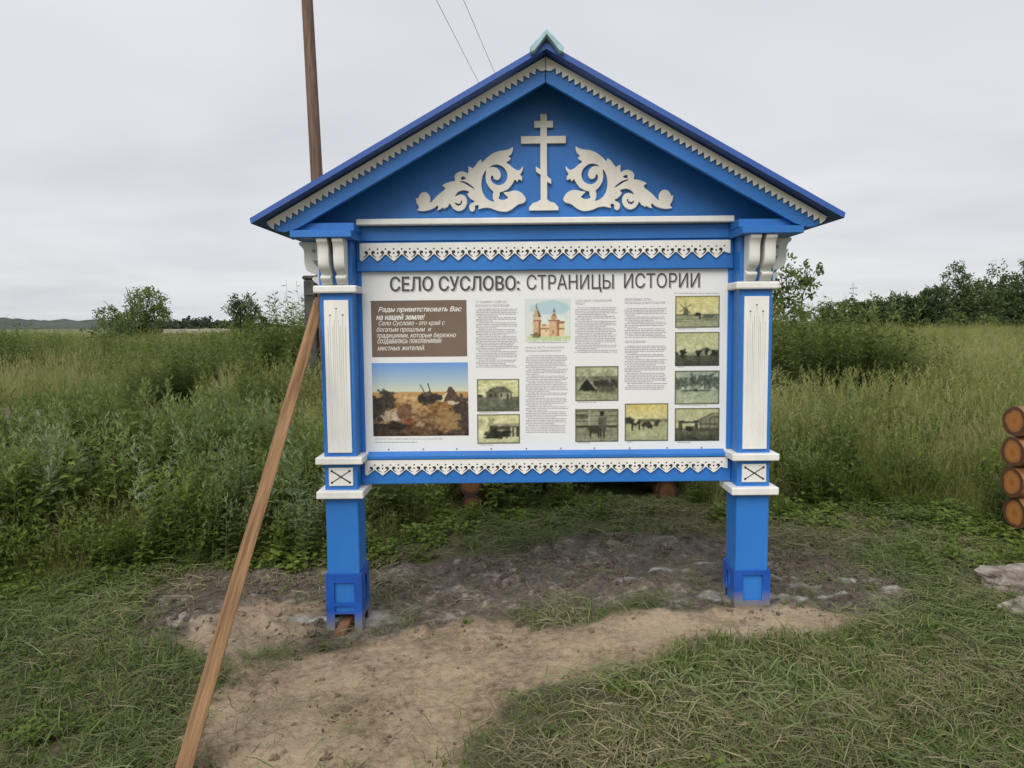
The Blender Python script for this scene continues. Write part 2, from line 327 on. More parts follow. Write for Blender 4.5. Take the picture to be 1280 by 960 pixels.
# keep the earth just under the shoes' feet level
for px, pz in ((-.999, 0.0), (.999, .105)):
    k = np.exp(-(((xx-px)/.16)**4+((yy+.05)/.16)**4)); zz = zz*(1-k)+(pz+.004)*k
ny, nx = X.shape; ii = np.arange(nx*ny).reshape(ny, nx)
q = np.stack([ii[:-1, :-1], ii[:-1, 1:], ii[1:, 1:], ii[1:, :-1]], -1).reshape(-1, 4)
gme = npmesh('ground', np.stack([xx, yy, zz], 1), q, True)
rt_ = (xx-CAM[0])/np.maximum(yy-CAM[1], 1); pale = sstep(150, 200, yy)*sstep(-.47, -.44, rt_)*(1-sstep(-.37, -.33, rt_))*(1-sstep(480, 620, yy))
for nme, v in (('sand', sand*(1-cm)), ('mud', mud), ('conc', cm*nr), ('clear', sstep(-.1, .1, clr)), ('pale', pale)): attr(gme, nme, v)
def ground_mat():
    m = bpy.data.materials.new('ground_soil'); m.use_nodes = True; t = m.node_tree; n = t.nodes; l = t.links; b = n['Principled BSDF']
    b.inputs['Specular IOR Level'].default_value = .25
    g = n.new('ShaderNodeTexCoord')
    def nz(sc, d=6, r=.6):
        x = n.new('ShaderNodeTexNoise'); x.inputs['Scale'].default_value = sc; x.inputs['Detail'].default_value = d; x.inputs['Roughness'].default_value = r; l.new(g.outputs['Object'], x.inputs['Vector']); return x.outputs['Fac']
    def ramp(f, *st):
        r = n.new('ShaderNodeValToRGB'); e = r.color_ramp.elements
        e[0].position = st[0][0]; e[0].color = (*st[0][1], 1); e[1].position = st[-1][0]; e[1].color = (*st[-1][1], 1)
        for p, c in st[1:-1]: k = e.new(p); k.color = (*c, 1)
        l.new(f, r.inputs[0]); return r.outputs[0]
    def at(a):
        k = n.new('ShaderNodeAttribute'); k.attribute_name = a; return k.outputs['Fac']
    def mix(f, a, c):
        k = n.new('ShaderNodeMixRGB')
        l.new(f, k.inputs[0]); l.new(a, k.inputs[1]); l.new(c, k.inputs[2]); return k.outputs[0]
    field = ramp(nz(.05), (.3, (.075, .10, .028)), (.5, (.12, .135, .045)), (.7, (.17, .165, .065)))
    turf = ramp(nz(9), (.3, (.055, .050, .026)), (.5, (.09, .085, .042)), (.7, (.15, .125, .075)))
    def addn(a, b, k):
        q = n.new('ShaderNodeMath'); q.operation = 'MULTIPLY_ADD'; q.inputs[1].default_value = k; l.new(b, q.inputs[0]); l.new(a, q.inputs[2]); return q.outputs[0]
    sandc = ramp(addn(addn(nz(26, 10, .75), nz(2.6, 4, .5), .55), nz(90, 4, .6), .25), (.62, (.085, .06, .04)), (.74, (.18, .128, .082)), (.86, (.29, .215, .14)), (1.0, (.38, .295, .20)))
    mudc = ramp(addn(nz(24, 10, .75), nz(5, 4, .6), .7), (.66, (.035, .028, .021)), (.80, (.085, .068, .052)), (.92, (.135, .11, .086)), (1.08, (.25, .22, .19)))
    concc = ramp(nz(16, 6), (.3, (.17, .16, .14)), (.5, (.33, .315, .29)), (.7, (.48, .47, .44)))
    palec = ramp(nz(.03), (.3, (.30, .27, .20)), (.7, (.42, .38, .30)))
    c = mix(at('clear'), field, turf); c = mix(at('pale'), c, palec); c = mix(at('mud'), c, mudc); c = mix(at('sand'), c, sandc); c = mix(at('conc'), c, concc)
    l.new(c, b.inputs['Base Color'])
    rr = n.new('ShaderNodeMapRange'); l.new(nz(5, 4), rr.inputs[0]); rr.inputs[1].default_value = .4; rr.inputs[2].default_value = .65; rr.inputs[3].default_value = .55; rr.inputs[4].default_value = .95; l.new(rr.outputs[0], b.inputs['Roughness'])
    bp = n.new('ShaderNodeBump'); bp.inputs['Strength'].default_value = .8; bp.inputs['Distance'].default_value = .012; l.new(nz(38, 8, .7), bp.inputs['Height'])
    bp2 = n.new('ShaderNodeBump'); bp2.inputs['Strength'].default_value = .6; bp2.inputs['Distance'].default_value = .03; l.new(nz(11, 6, .6), bp2.inputs['Height']); l.new(bp.outputs[0], bp2.inputs['Normal'])
    l.new(bp2.outputs[0], b.inputs['Normal']); return m
ground = link('ground', gme, ground_mat()); tag(ground, kind='structure')

# far low hill at the left
def hill(name, pts, y, depth, mt):
    v = []; f = []; n = len(pts)
    for i, (x, h) in enumerate(pts):
        hh = max(.5, h)+random.uniform(-.3, .3)
        for d, k in ((-depth, 0), (-depth*.3, .75), (0, 1), (depth, 0)): v.append((x, y+d, -1+hh*k))
    for i in range(n-1):
        for k in range(3): a = i*4+k; f.append((a, a+4, a+5, a+1))
    o = link(name, pymesh(name, v, f, True), mt); return tag(o, kind='structure')
HILL = mat('far_wooded_hill', (.062, .078, .062), .95, .25, .03)
hill('hill', [(-1150+i*3, 2+12*math.sin(max(0, min(1, i/300))*math.pi)**.6 + 4*fbm(np.array([i*.03]), np.array([3.]))[0]+3.2*fbm(np.array([i*.55]), np.array([9.]), 3)[0]) for i in range(300)], 780, 120, HILL)

# ------------------------------------------------------------------ the information board
board = empty('information_board')
tag(board, 'blue carved wooden village notice board with gabled roof and white trim', 'notice board')
SL = .562
# poster
PZ0, PZ1 = .868, 1.757
boxes('backing_board', [(-.918, .918, .012, .04, .72, 1.99)], BLUE, board, .001)
poster = boxes('poster_panel', [(-.9, .9, 0, .011, PZ0-.01, PZ1+.01)], POSTER, board, 0)
poster['label'] = 'white printed history poster with photographs and text columns'
# rails
boxes('top_rail', [(-.919, .919, -.028, .011, PZ1, 1.9), (-.919, .919, -.034, .011, 1.902, 1.972)], BLUE, board)
v = []; f = []
me = None
boxes('bottom_rail', [(-.919, .919, -.030, .011, .706, .832)], BLUE, board)
sill = pymesh('sill', [(-.905, -.046, .834), (.905, -.046, .834), (.905, -.046, .848), (.905, .008, PZ0), (.905, .008, .834), (-.905, -.046, .848), (-.905, .008, PZ0), (-.905, .008, .834)],
              [(0, 1, 2, 5), (5, 2, 3, 6), (0, 7, 4, 1), (6, 3, 4, 7), (0, 5, 6, 7), (1, 4, 3, 2)])
link('sill', sill, BLUE, board)
boxes('stile', [(-.921, -.9, -.012, .011, PZ0, PZ1)], BLUE, board, .001); boxes('stile', [(.9, .921, -.012, .011, PZ0, PZ1)], BLUE, board, .001)
# pediment
boxes('pediment_boards', [], BLUE, board, 0) if False else None
plate('pediment', [[(-1.2, 1.974), (1.2, 1.974), (0, 1.974+1.2*SL)]], -.012, .03, BLUE, board, 0)
boxes('ledge', [(-.905, .905, -.085, -.013, 1.974, 2.003)], WHITE, board, .004)
# lace
def lace(ztop, h, yf):
    n = 23; p = 1.80/n; tip = ztop-h; val = ztop-h*.68
    o = [(-.9, ztop), (-.9, tip+h*.10)]
    holes = []
    for i in range(n):
        xc = -.9+p*(i+.12); 
        for dx, z in ((-.06, tip+.001), (0, tip-.0005), (.06, tip+.001), (.40, val-h*.02), (.46, val+h*.02), (.50, val+h*.045), (.54, val+h*.02), (.60, val-h*.02)):
            x = xc+dx*p
            if -.9 < x < .9: o.append((x, z))
        def dot(x, z, r):
            if -.888 < x < .888: holes.append([(x+r*math.cos(a), z+r*math.sin(a)) for a in np.arange(6)*math.pi/3])
        dot(xc, ztop-h*.34, .0046); dot(xc, ztop-h*.56, .0050); dot(xc+p*.5, ztop-h*.34, .0046)
        for s in (-1, 1):
            c = [(.39, .49), (.33, .435), (.23, .44), (.165, .51), (.19, .585), (.255, .59), (.28, .60), (.265, .64), (.21, .71), (.11, .78), (.07, .83), (.16, .80), (.31, .71), (.385, .625), (.40, .55)]
            pl = [(xc+s*a*p, ztop-h*b) for a, b in c]
            if min(q[0] for q in pl) > -.893 and max(q[0] for q in pl) < .893: holes.append(pl)
    o += [(.9, tip+h*.25), (.9, ztop)]
    oo = [o[0]]
    for q_ in o[1:]:
        if q_[0] >= oo[-1][0]-1e-6: oo.append(q_)
    tr = plate('lace_trim', [oo]+holes, yf, yf+.009, WHITE, board, .0008)
    vv, ff = join([([(x, yf+.0035, z) for x, z in h_], [tuple(range(len(h_)))]) for h_ in holes]); link('lace_hole_fill', pymesh('lace_hole_fill', vv, ff), DARK, tr)['kind'] = 'stuff'  # added dark faces fill the cut-outs so they read black
    return tr
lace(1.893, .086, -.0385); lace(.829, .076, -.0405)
# roof, barge boards, saw-tooth trim
for s in (-1, 1):
    zt = 2.730
    pr = [(0, zt), (s*1.335, zt-SL*1.335), (s*1.330, zt-SL*1.335-.024), (0, zt-.027)]
    sl_ = plate('roof_slope', [pr if s > 0 else pr[::-1]], -.31, .36, BLUED, board, 0)
    bz = 2.588; tz = zt-.032
    br = [(s*.0015, bz), (s*.0015, tz), (s*1.296, tz-SL*1.296+.002), (s*1.288, 1.962), (s*1.262, 1.944), (s*1.235, 1.931), (s*1.205, 1.9275), (s*1.176, 1.935), (s*1.142, bz-SL*1.142)]
    bb = plate('barge_board', [br[::-1] if s > 0 else br], -.22, -.19, BLUE, board, .001)
    # saw-tooth strip, built in the slope's own direction
    c0 = 1/math.sqrt(1+SL*SL); ux, uz = c0, -SL*c0; vx, vz = SL*c0, c0
    Ln = 1.290/c0; nt_ = 46; pt = Ln/nt_
    base = np.array([0, tz-.0005]); tops = []; lo = []
    for i in range(nt_):
        for a, d in ((0, .022), (.5, .047)):
            lo.append((i*pt+a*pt, -d))
    lo.append((Ln-.004, -.022))
    prof = [(0.0, -.001)]+lo[1:]+[(Ln-.004, -.001)]
    pts = []
    for a, d in prof: pts.append((s*max(.0015, base[0]+a*ux+d*vx), base[1]+a*uz+d*vz))
    pts = [(s*.0015, tz-.002), (s*.0015, tz-.060)]+[p_ for p_ in pts[1:] if p_[0]*s > .018]
    k = link('sawtooth_trim', None, None) if False else plate('sawtooth_trim', [pts if s < 0 else pts[::-1]], -.231, -.2205, OFFW, bb, .0006)
    # small ridge covering half
    boxes('rafter_end', [(s*1.08-.03, s*1.08+.03, .0305, .30, 2.0, 2.045)], BLUE, board, .002)
rz = 2.776; hw = .074
rc = [(0, rz), (hw, rz-.078), (hw-.004, rz-.100), (hw-.02, rz-.093), (0, rz-.024), (-hw+.02, rz-.093), (-hw+.004, rz-.100), (-hw, rz-.078)]
ridge = plate('ridge_cap', [rc[::-1]], -.345, .37, TEAL, board, .002)
# posts with mouldings, panels, brackets, shoes
def fluted(cx, parent):
    x0, x1, z0, z1 = cx-.057, cx+.059, .885, 1.617
    g = [cx-.029, cx+.001, cx+.031]; gw = .0020; zt = [1.545, 1.575, 1.545]; zb = .925
    o = [(x0, z0), (x1, z0), (x1, z1), (x0, z1)]
    holes = []
    for a, t in zip(g, zt):
        holes.append([(a-gw, zb), (a+gw, zb), (a+gw, t-.02), (a+.0008, t-.006), (a-.0008, t-.006), (a-gw, t-.02)])
        holes.append([(a-.006, t), (a-.002, t-.003), (a+.002, t-.003), (a+.006, t), (a+.003, t+.004), (a-.003, t+.004)])
        for d in (-.011, .011): holes.append([(a+d-.0005, zb+.02), (a+d+.0005, zb+.02), (a+d+.0005, t-.05), (a+d-.0005, t-.05)])
    p = plate('fluted_panel', [o]+holes, -.1395, -.1372, WHITE, parent, .0004)
    boxes('panel_backing', [(x0, x1, -.1368, -.129, z0, z1)], WHITE, parent, 0)
    vv, ff = join([([(a+.006*math.cos(q)*1.3, -.1371, t+.004*math.sin(q)) for q in np.arange(8)*math.pi/4], [tuple(range(8))]) for a, t in zip(g, zt)]); link('flute_tips', pymesh('flute_tips', vv, ff), SCREW, parent)['kind'] = 'stuff'
PROF = [(0, .212), (.104, .212), (.106, .208), (.106, .198), (.098, .192), (.088, .180), (.083, .165), (.083, .125), (.081, .10), (.074, .080), (.06, .068), (.04, .060), (.024, .056), (.021, .051), (.024, .046), (.043, .043), (.048, .038), (.046, .030), (.034, .018), (.02, .008), (.014, 0), (0, 0)]
NOTCH = [(.043, .128), (.035, .122), (.006, .125), (.006, .082), (.018, .093), (.032, .107)]
def bracket(parent, origin, direction, wd, hole):
    """profile (u outward, z up) swept along the width; direction 'f' = towards the camera, -1 / 1 = sideways"""
    lo = [PROF]+([NOTCH, [(.035+.009*math.cos(a), .168+.009*math.sin(a)) for a in np.arange(12)*math.pi/6]] if hole else [])
    me = curve_mesh([l_[::-1] for l_ in lo], wd/2, .0015); ox, oy, oz = origin
    if direction == 'f': Mx = Matrix(((0, 0, 1, ox), (-1, 0, 0, oy), (0, 1, 0, oz), (0, 0, 0, 1)))
    else: Mx = Matrix(((direction, 0, 0, ox), (0, 0, -direction, oy), (0, 1, 0, oz), (0, 0, 0, 1)))
    me.transform(Mx); me.name = 'bracket'
    if Mx.to_3x3().determinant() < 0: me.flip_normals()
    return link('bracket', me, WHITE, parent)
for s in (-1, 1):
    cx = s*.999; hw = .079
    zb = .012 if s < 0 else .10
    post = boxes('post', [(cx-hw, cx+hw, -.129, .045, .09 if s < 0 else zb, 1.90)], BLUE, board, .004)
    boxes('collar', [(cx-hw-.024, cx+hw+.024, -.158, .06, 1.650, 1.686)], WHITE, post, .008, 2)
    for z0, z1, inn in ((.831, .865, 0), (.664, .701, 0)):
        boxes('moulding', [(cx-.113, cx+.113, -.168, .055, z0, z1)], WHITE, post, .004)
    fluted(cx, post)
    pq = boxes('plaque', [(cx-.057, cx+.06, -.139, -.128, .722, .811)], WHITE, post, .002)
    # engraved crossing strokes with round ends
    pr = []
    for sg in (-1, 1):
        a = np.array([cx-.042, .767-sg*.028]); b = np.array([cx+.045, .767+sg*.028]); d = (b-a)/np.linalg.norm(b-a); nrm = np.array([-d[1], d[0]])*(.0034 if sg < 0 else .0024)
        vv = [a-nrm, b-nrm, b+nrm, a+nrm]; pr.append(([(p[0], -.1396-.0002*(sg > 0), p[1]) for p in vv], [(0, 1, 2, 3)]))
        for e_ in (a, b): pr.append(([(e_[0]+.006*math.cos(t), -.1394-.0002*(sg > 0), e_[1]+.006*math.sin(t)) for t in np.arange(10)*math.pi/5], [tuple(range(10))]))
    vv, ff = join(pr); link('engraved_cross', pymesh('engraved_cross', vv, ff), DARK, post)
    # cap blocks
    boxes('post_cap', [(cx-.142 if s < 0 else cx-.106, cx+.106 if s < 0 else cx+.142, -.19, .02, 1.935, 1.972)], BLUE, board, .002)
    x0, x1 = (cx-.176, cx+.106) if s < 0 else (cx-.106, cx+.176)
    boxes('post_cap', [(x0, x1, -.25, .05, 1.899, 1.933)], BLUE, board, .003)
    for bx in (cx-.046+s*.0, cx+.026+s*.0):
        bracket(board, (bx+.010, -.1292, 1.6865), 'f', .050, False)
    bracket(board, (cx+s*hw, -.045, 1.6865), s, .05, True)
    boxes('rosette', [], WHITE, board) if False else None
    # steel shoe
    xl, xr = cx-.088, cx+.088; yf, yb = -.142, .06; t_ = .006; zt = .286; zl = 0.0 if s < 0 else .095
    wl, wr = (cx-.046, cx+.050)
    fr = [(xl, zl), (wl, zl), (wl, zl+.085), (wr, zl+.085), (wr, zl), (xr, zl), (xr, zt), (xl, zt)] if s < 0 else [(xl, zl), (xr, zl), (xr, zt), (xl, zt)]
    hl = [[(wl, .143), (wr, .143), (wr, .241), (wl, .241)], [(wl, .098), (wr, .098), (wr, .123), (wl, .123)]] if s < 0 else [[(wl, .135), (wr, .135), (wr, .262), (wl, .262)]]
    sh = plate('steel_shoe', [fr]+hl, yf, yf+t_, SHOE, post, .0006)
    for xs in (xl, xr-t_):
        me = curve_mesh([[(yf+t_, zl), (yf+t_+.05, zl), (yf+t_+.05, zl+.06), (yb-.05, zl+.06), (yb-.05, zl), (yb, zl), (yb, zt), (yf+t_, zt)], [(-.075, .12 if s < 0 else .17), (.0, .12 if s < 0 else .17), (.0, .25), (-.075, .25)]], t_/2, 0)
        me.transform(Matrix.Translation((xs+t_/2, 0, 0)) @ Matrix(((0, 0, 1, 0), (1, 0, 0, 0), (0, 1, 0, 0), (0, 0, 0, 1)))); link('steel_shoe', me, SHOE, post)
    boxes('steel_shoe', [(xl+t_, xr-t_, yb-t_, yb, zl, zt)], SHOE, post, 0)
# scrolls and cross
def zp(x, y): p = onY(505+x/8, 170+y/8, -.03); return (p[0], p[2])
OUT = [(118,612),(135,630),(150,595),(170,568),(205,557),(240,570),(262,605),(264,645),(258,668),(275,658),(300,630),(330,597),(365,567),(400,542),(412,522),(398,505),(378,492),(420,470),(470,455),(505,450),(512,445),(503,410),(515,380),(545,357),(585,352),(615,362),(640,378),(644,340),(640,297),(665,310),(690,325),(710,298),(730,266),(752,245),(772,230),(780,268),(800,245),(840,207),(890,170),(950,148),(1010,142),(1055,130),(1090,105),(1088,150),(1070,185),(1040,208),(1072,218),(1055,245),(1020,262),(1060,290),(1100,325),(1140,345),(1165,335),(1180,312),(1192,302),(1190,340),(1172,370),(1160,385),(1183,407),(1180,450),(1148,430),(1132,462),(1110,432),(1085,480),(1050,525),(1000,553),(957,562),(958,590),(950,610),(945,625),(975,640),(1015,635),(1045,615),(1015,590),(990,562),(1050,558),(1090,545),(1130,545),(1175,565),(1205,600),(1222,635),(1205,665),(1180,675),(1140,685),(1110,710),(1070,740),(1020,758),(960,755),(910,740),(870,722),(820,715),(780,722),(738,735),(748,705),(745,690),(707,695),(713,725),(700,750),(675,758),(654,735),(650,700),(668,674),(700,662),(708,650),(670,635),(642,605),(630,575),(655,565),(640,550),(590,540),(545,555),(520,580),(508,610),(535,590),(570,583),(605,595),(628,625),(632,670),(615,715),(580,745),(540,752),(500,735),(475,705),(460,672),(447,690),(440,710),(415,715),(398,735),(395,712),(360,735),(325,745),(345,715),(335,692),(310,715),(260,740),(190,753),(125,745),(155,715),(130,680),(120,645)]
HO = [[(850,318),(880,292),(930,282),(980,300),(1015,335),(1035,385),(1030,430),(1005,470),(965,490),(925,490),(890,470),(870,440),(868,405),(880,392),(892,405),(895,425),(915,438),(945,440),(965,415),(970,385),(955,345),(930,318),(895,308),(865,312)],
      [(823,340),(800,365),(780,420),(772,490),(785,560),(815,615),(855,645),(908,662),(888,630),(885,590),(895,555),(870,535),(840,500),(822,460),(815,410),(818,365)],
      [(572,410),(590,400),(622,425),(600,435),(570,440)], [(553,455),(590,450),(640,470),(680,500),(712,530),(690,525),(650,500),(610,475),(570,460)],
      [(507,660),(530,675),(555,678),(570,660),(568,645),(580,645),(580,670),(565,692),(540,700),(515,685)]]
lo = [[zp(*p) for p in l_] for l_ in [OUT]+HO]
lo = [chaikin(l_, 1) for l_ in lo]
plate('scroll_ornament', lo, -.030, -.0125, OFFW, board, .001)
plate('scroll_ornament', [[(-x, z) for x, z in l_[::-1]] for l_ in lo], -.030, -.0125, OFFW, board, .001)
cxp = -.003; a = .016
CR = [(-.072, 2.043), (.070, 2.043), (.070, 2.058), (.052, 2.078), (.028, 2.085), (a, 2.095), (a, 2.178), (.036, 2.167), (.036, 2.19), (a, 2.206), (a, 2.360), (.107, 2.360), (.107, 2.395), (a, 2.395), (a, 2.434), (.046, 2.434), (.046, 2.466), (a, 2.466), (a, 2.498), (-a, 2.498), (-a, 2.466), (-.046, 2.466), (-.046, 2.434), (-a, 2.434), (-a, 2.395), (-.109, 2.395), (-.109, 2.360), (-a, 2.360), (-a, 2.238), (-.038, 2.251), (-.038, 2.228), (-a, 2.212), (-a, 2.095), (-.03, 2.085), (-.054, 2.078), (-.072, 2.058)]
plate('orthodox_cross', [[(x+cxp, z) for x, z in CR]], -.032, -.0125, OFFW, board, .001)

# ---- poster print
TY = -.0012
def pb(px, py): p = onY(px, py, TY); return p[0], p[2]
def line_px(name, body, xa, ya, xb, yb, hpx, m, shear=0, bold=0, y=TY):
    x0, z0 = pb(xa, ya); x1, _ = pb(xb, yb); z1 = pb(xa, ya-hpx)[1]
    return put_text(name, body, x0, x1, z0, z1, y, m, poster, shear, bold)
# descender-free boxes for the capitals; the comma tail of the letter Ц hangs below
line_px('title_shadow', 'СЕЛО СУСЛОВО:', 489.5, 365.5, 650.5, 363.8, 18.2, INKL, 0, .02, TY)
line_px('title_text', 'СЕЛО СУСЛОВО:', 488, 364.3, 649, 362.5, 18.2, INK, 0, .02, TY-.0006)
for wd_, xa, xb, ya, hp in (('СТРАНИЦЫ', 658.5, 767, 365.8, 22.3), ('ИСТОРИИ', 780, 874.5, 360.3, 18.6)):
    line_px('title_shadow', wd_, xa+1.3, ya+1, xb+1.4, ya+1, hp, INKL, 0, 0, TY)
    line_px('title_text', wd_, xa, ya, xb, ya, hp, INK, 0, .004, TY-.0006)
def quad_px(name, x0, y0, x1, y1, m, y):
    a, zt = pb(x0, y0); b, zb_ = pb(x1, y1)
    return link(name, pymesh(name, [(a, y, zb_), (b, y, zb_), (b, y, zt), (a, y, zt)], [(0, 1, 2, 3)]), m, poster)
quad_px('welcome_panel', 463.5, 376, 584, 445.3, BROWN, TY)
WL = [('Рады приветствовать Вас', 473, 391.5, 577, 7.6, .018), ('на нашей земле!', 470.5, 400, 531, 7.4, .018), ('Село Суслово - это край с', 473.5, 408.4, 556, 7.6, 0), ('богатым прошлым  и', 471, 416.4, 539, 7.4, 0),
      ('традициями, которые бережно', 471.5, 424, 570, 7.6, 0), ('создавались поколениями', 472, 430.8, 552, 6.6, 0), ('местных жителей.', 472, 438.2, 531, 6.4, 0)]
for b, xa, ya, xb, hh, bd in WL: line_px('welcome_text', b, xa, ya, xb, ya, hh, INKW, .3, bd+.004, TY-.0006)
HD = [('ОТ ЗАИМКИ У ОЗЕР ДО', 594.5, 379.6, 634, 3.6), ('КРУПНОГО ПОСЕЛЕНИЯ', 594.5, 383.8, 636.5, 3.2), ('ХРАМ В ЧЕСТЬ КАЗАНСКОЙ', 657, 435.8, 705, 3.2), ('ИКОНЫ БОЖИЕЙ МАТЕРИ', 657, 440, 701, 3.2),
      ('ТОРГОВЛЯ. СИБИРСКИЙ', 719, 377.2, 764.5, 3.2), ('ТРАКТ', 719, 381.4, 764.5, 3.2) , ('ЭКОНОМИКА СЕЛА:', 781, 376, 814, 3.2), ('МЕЛЬНИЦЫ И МАСЛОДЕЛИЕ', 781, 380.4, 831.5, 3.2), ('ОБРАЗОВАНИЕ', 781, 428.8, 807, 3.2)]
HD[5] = ('ТРАКТ', 719, 381.4, 731, 3.2)
for b, xa, ya, xb, hh in HD: line_px('heading_text', b, xa, ya, xb, ya, hh, INKG, 0, .005)
def textblock(x0, y0, x1, y1, pitch=2.13, paras=(5, 3, 4, 4, 6, 3)):
    """rows of illegibly small print: one thin dash per word"""
    pr = []; y = y0; k = 0; pi = 0
    while y < y1:
        last = (k == paras[pi % len(paras)]-1); x = x0+(3.0 if k == 0 else 0); xe = x0+(x1-x0)*random.uniform(.25, .9) if last else x1-random.uniform(0, 4)
        while x < xe-1:
            wd = min(random.uniform(1.4, 5.2), xe-x); hh = random.uniform(.72, .98)
            a, zt = pb(x, y); b, zb_ = pb(x+wd, y+hh); pr.append(([(a, TY, zb_), (b, TY, zb_), (b, TY, zt), (a, TY, zt)], [(0, 1, 2, 3)])); x += wd+random.uniform(.5, .9)
        y += pitch; k += 1
        if last: k = 0; pi += 1
    vv, ff = join(pr); return link('body_text', pymesh('body_text', vv, ff), INKG, poster)
textblock(594.8, 385.8, 648, 458.5); textblock(657.2, 444, 710, 541.5); textblock(718.8, 384.2, 772, 441.5); textblock(780.8, 385, 834, 423); textblock(780.8, 432, 834, 479.5); textblock(781, 481.5, 832, 486.5)
for x0, y0, x1, y1 in ((466, 548.2, 556, 549.6), (466, 552.3, 524, 553.6), (840, 366, 899, 367.4), (658, 427.5, 711, 428.4), (596, 515.3, 625, 516), (596, 555.6, 620, 556.3), (719, 502.2, 746, 502.9), (719, 553, 741, 553.6), (781, 552.2, 792, 552.8), (844, 410.4, 871, 411), (844, 458.2, 858, 458.8), (846, 506, 886, 506.7), (844, 552.5, 868, 553.1)): textblock(x0, y0, x1, y0+.5, paras=(9,))
# ---- the printed pictures, painted cell by cell
class Pic:
    def __init__(s, nx, ny, top, bot, hor):
        s.nx, s.ny = nx, ny; s.v, s.u = np.meshgrid(np.linspace(0, 1, ny), np.linspace(0, 1, nx), indexing='ij'); s.c = np.zeros((ny, nx, 3))
        for k in range(3): s.c[..., k] = np.interp(s.v, [0, hor, hor+.01, 1], [top[0][k], top[1][k], bot[0][k], bot[1][k]])
    def noise(s, amp, fx, fy=None, mask=None, seed=0):
        d = fbm(s.u*fx+seed*7.7, s.v*(fy or fx)+seed*3.3, 4)[..., None]*amp
        s.c = s.c+(d if mask is None else d*mask[..., None]); return s
    def blend(s, m, col, a=1.):
        s.c = s.c*(1-m[..., None]*a)+np.array(col)*m[..., None]*a; return s
    def poly(s, pts, col, a=1.): return s.blend(inpoly(s.u, s.v, np.array(pts)).astype(float), col, a)
    def rect(s, x0, y0, x1, y1, col, a=1.): return s.blend(((s.u > x0) & (s.u < x1) & (s.v > y0) & (s.v < y1)).astype(float), col, a)
    def blob(s, x, y, rx, ry, col, a=1., rag=.9, fr=20):
        d = np.sqrt(((s.u-x)/rx)**2+((s.v-y)/ry)**2)+rag*fbm(s.u*fr+x*50, s.v*fr+y*50, 3); return s.blend(1-sstep(.8, 1.05, d), col, a)
    def seg(s, x0, y0, x1, y1, wd, col, a=1.):
        dx, dy = x1-x0, y1-y0; t = np.clip(((s.u-x0)*dx+(s.v-y0)*dy)/(dx*dx+dy*dy), 0, 1); d = np.hypot(s.u-x0-t*dx, s.v-y0-t*dy); return s.blend(1-sstep(wd*.6, wd*1.2, d), col, a)
PICM = bpy.data.materials.new('printed_picture'); PICM.use_nodes = True
_n = PICM.node_tree.nodes; _a = _n.new('ShaderNodeAttribute'); _a.attribute_name = 'print'; PICM.node_tree.links.new(_a.outputs['Color'], _n['Principled BSDF'].inputs['Base Color']); _n['Principled BSDF'].inputs['Roughness'].default_value = .35
def picture(pic, x0, y0, x1, y1, label, frame=True):
    if frame: pic.noise(.13, 26, 22, None, x0 % 7).noise(.07, 11, 9, None, y0 % 5); pic.c[1:-1, 1:-1] = .5*pic.c[1:-1, 1:-1]+.125*(pic.c[:-2, 1:-1]+pic.c[2:, 1:-1]+pic.c[1:-1, :-2]+pic.c[1:-1, 2:])
    if frame:
        e_ = (pic.u < .022) | (pic.u > .978) | (pic.v < .03) | (pic.v > .97); pic.blend(e_.astype(float), (.28, .30, .22), .7)
    a, zt = pb(x0, y0); b, zb_ = pb(x1, y1)
    P = np.stack([a+(b-a)*pic.u, np.full(pic.u.shape, TY), zt+(zb_-zt)*pic.v], -1).reshape(-1, 3)
    ii = np.arange(pic.nx*pic.ny).reshape(pic.ny, pic.nx); qd = np.stack([ii[1:, :-1], ii[1:, 1:], ii[:-1, 1:], ii[:-1, :-1]], -1).reshape(-1, 4)
    me = npmesh('printed_picture', P, qd); ca = me.color_attributes.new('print', 'FLOAT_COLOR', 'POINT')
    c = np.ones((len(P), 4), np.float32); c[:, :3] = s2l(np.clip(pic.c, 0, 1).reshape(-1, 3))*.95; ca.data.foreach_set('color', c.ravel())
    o = link('printed_picture', me, PICM, poster); o['label'] = label
SEP0, SEP1 = (.74, .74, .55), (.80, .79, .60)
K = (.13, .13, .10)
# harvest landscape (a generic stand-in for the painting)
p = Pic(120, 90, ((.42, .60, .84), (.82, .83, .74)), ((.74, .58, .36), (.30, .22, .15)), .39)
p.noise(.10, 6, 14, (p.v > .39).astype(float)).noise(.22, 18, 26, (p.v > .45).astype(float), 2)
p.blob(.08, .62, .14, .22, (.20, .18, .15)).blob(.17, .50, .08, .12, (.24, .20, .16)).blob(.93, .72, .14, .26, (.27, .22, .18)).blob(.10, .92, .2, .1, (.18, .15, .11), .8)
p.poly([(.72, .52), (.80, .33), (.83, .33), (.93, .52)], (.33, .26, .22)).poly([(.64, .44), (.74, .44), (.79, .40), (.74, .53), (.70, .53)], (.80, .75, .62)).blob(.60, .49, .12, .07, (.20, .17, .14)).blob(.56, .42, .06, .03, (.36, .30, .24))
p.seg(.50, .30, .55, .42, .006, K).seg(.58, .28, .61, .42, .006, K).blob(.78, .80, .12, .13, (.62, .50, .32), .8).blob(.24, .72, .07, .07, (.72, .66, .56)).blob(.15, .73, .05, .07, (.66, .58, .48)).blob(.34, .66, .09, .10, (.45, .33, .24)).blob(.25, .86, .09, .05, (.12, .09, .07)).blob(.38, .80, .08, .05, (.45, .24, .18), .8)
p.blob(.84, .55, .05, .03, (.78, .70, .60)).blob(.43, .66, .03, .09, (.70, .58, .42), .8).blob(.50, .84, .05, .03, (.72, .62, .5), .7).noise(.16, 40, 34, (p.v > .42).astype(float), 5)
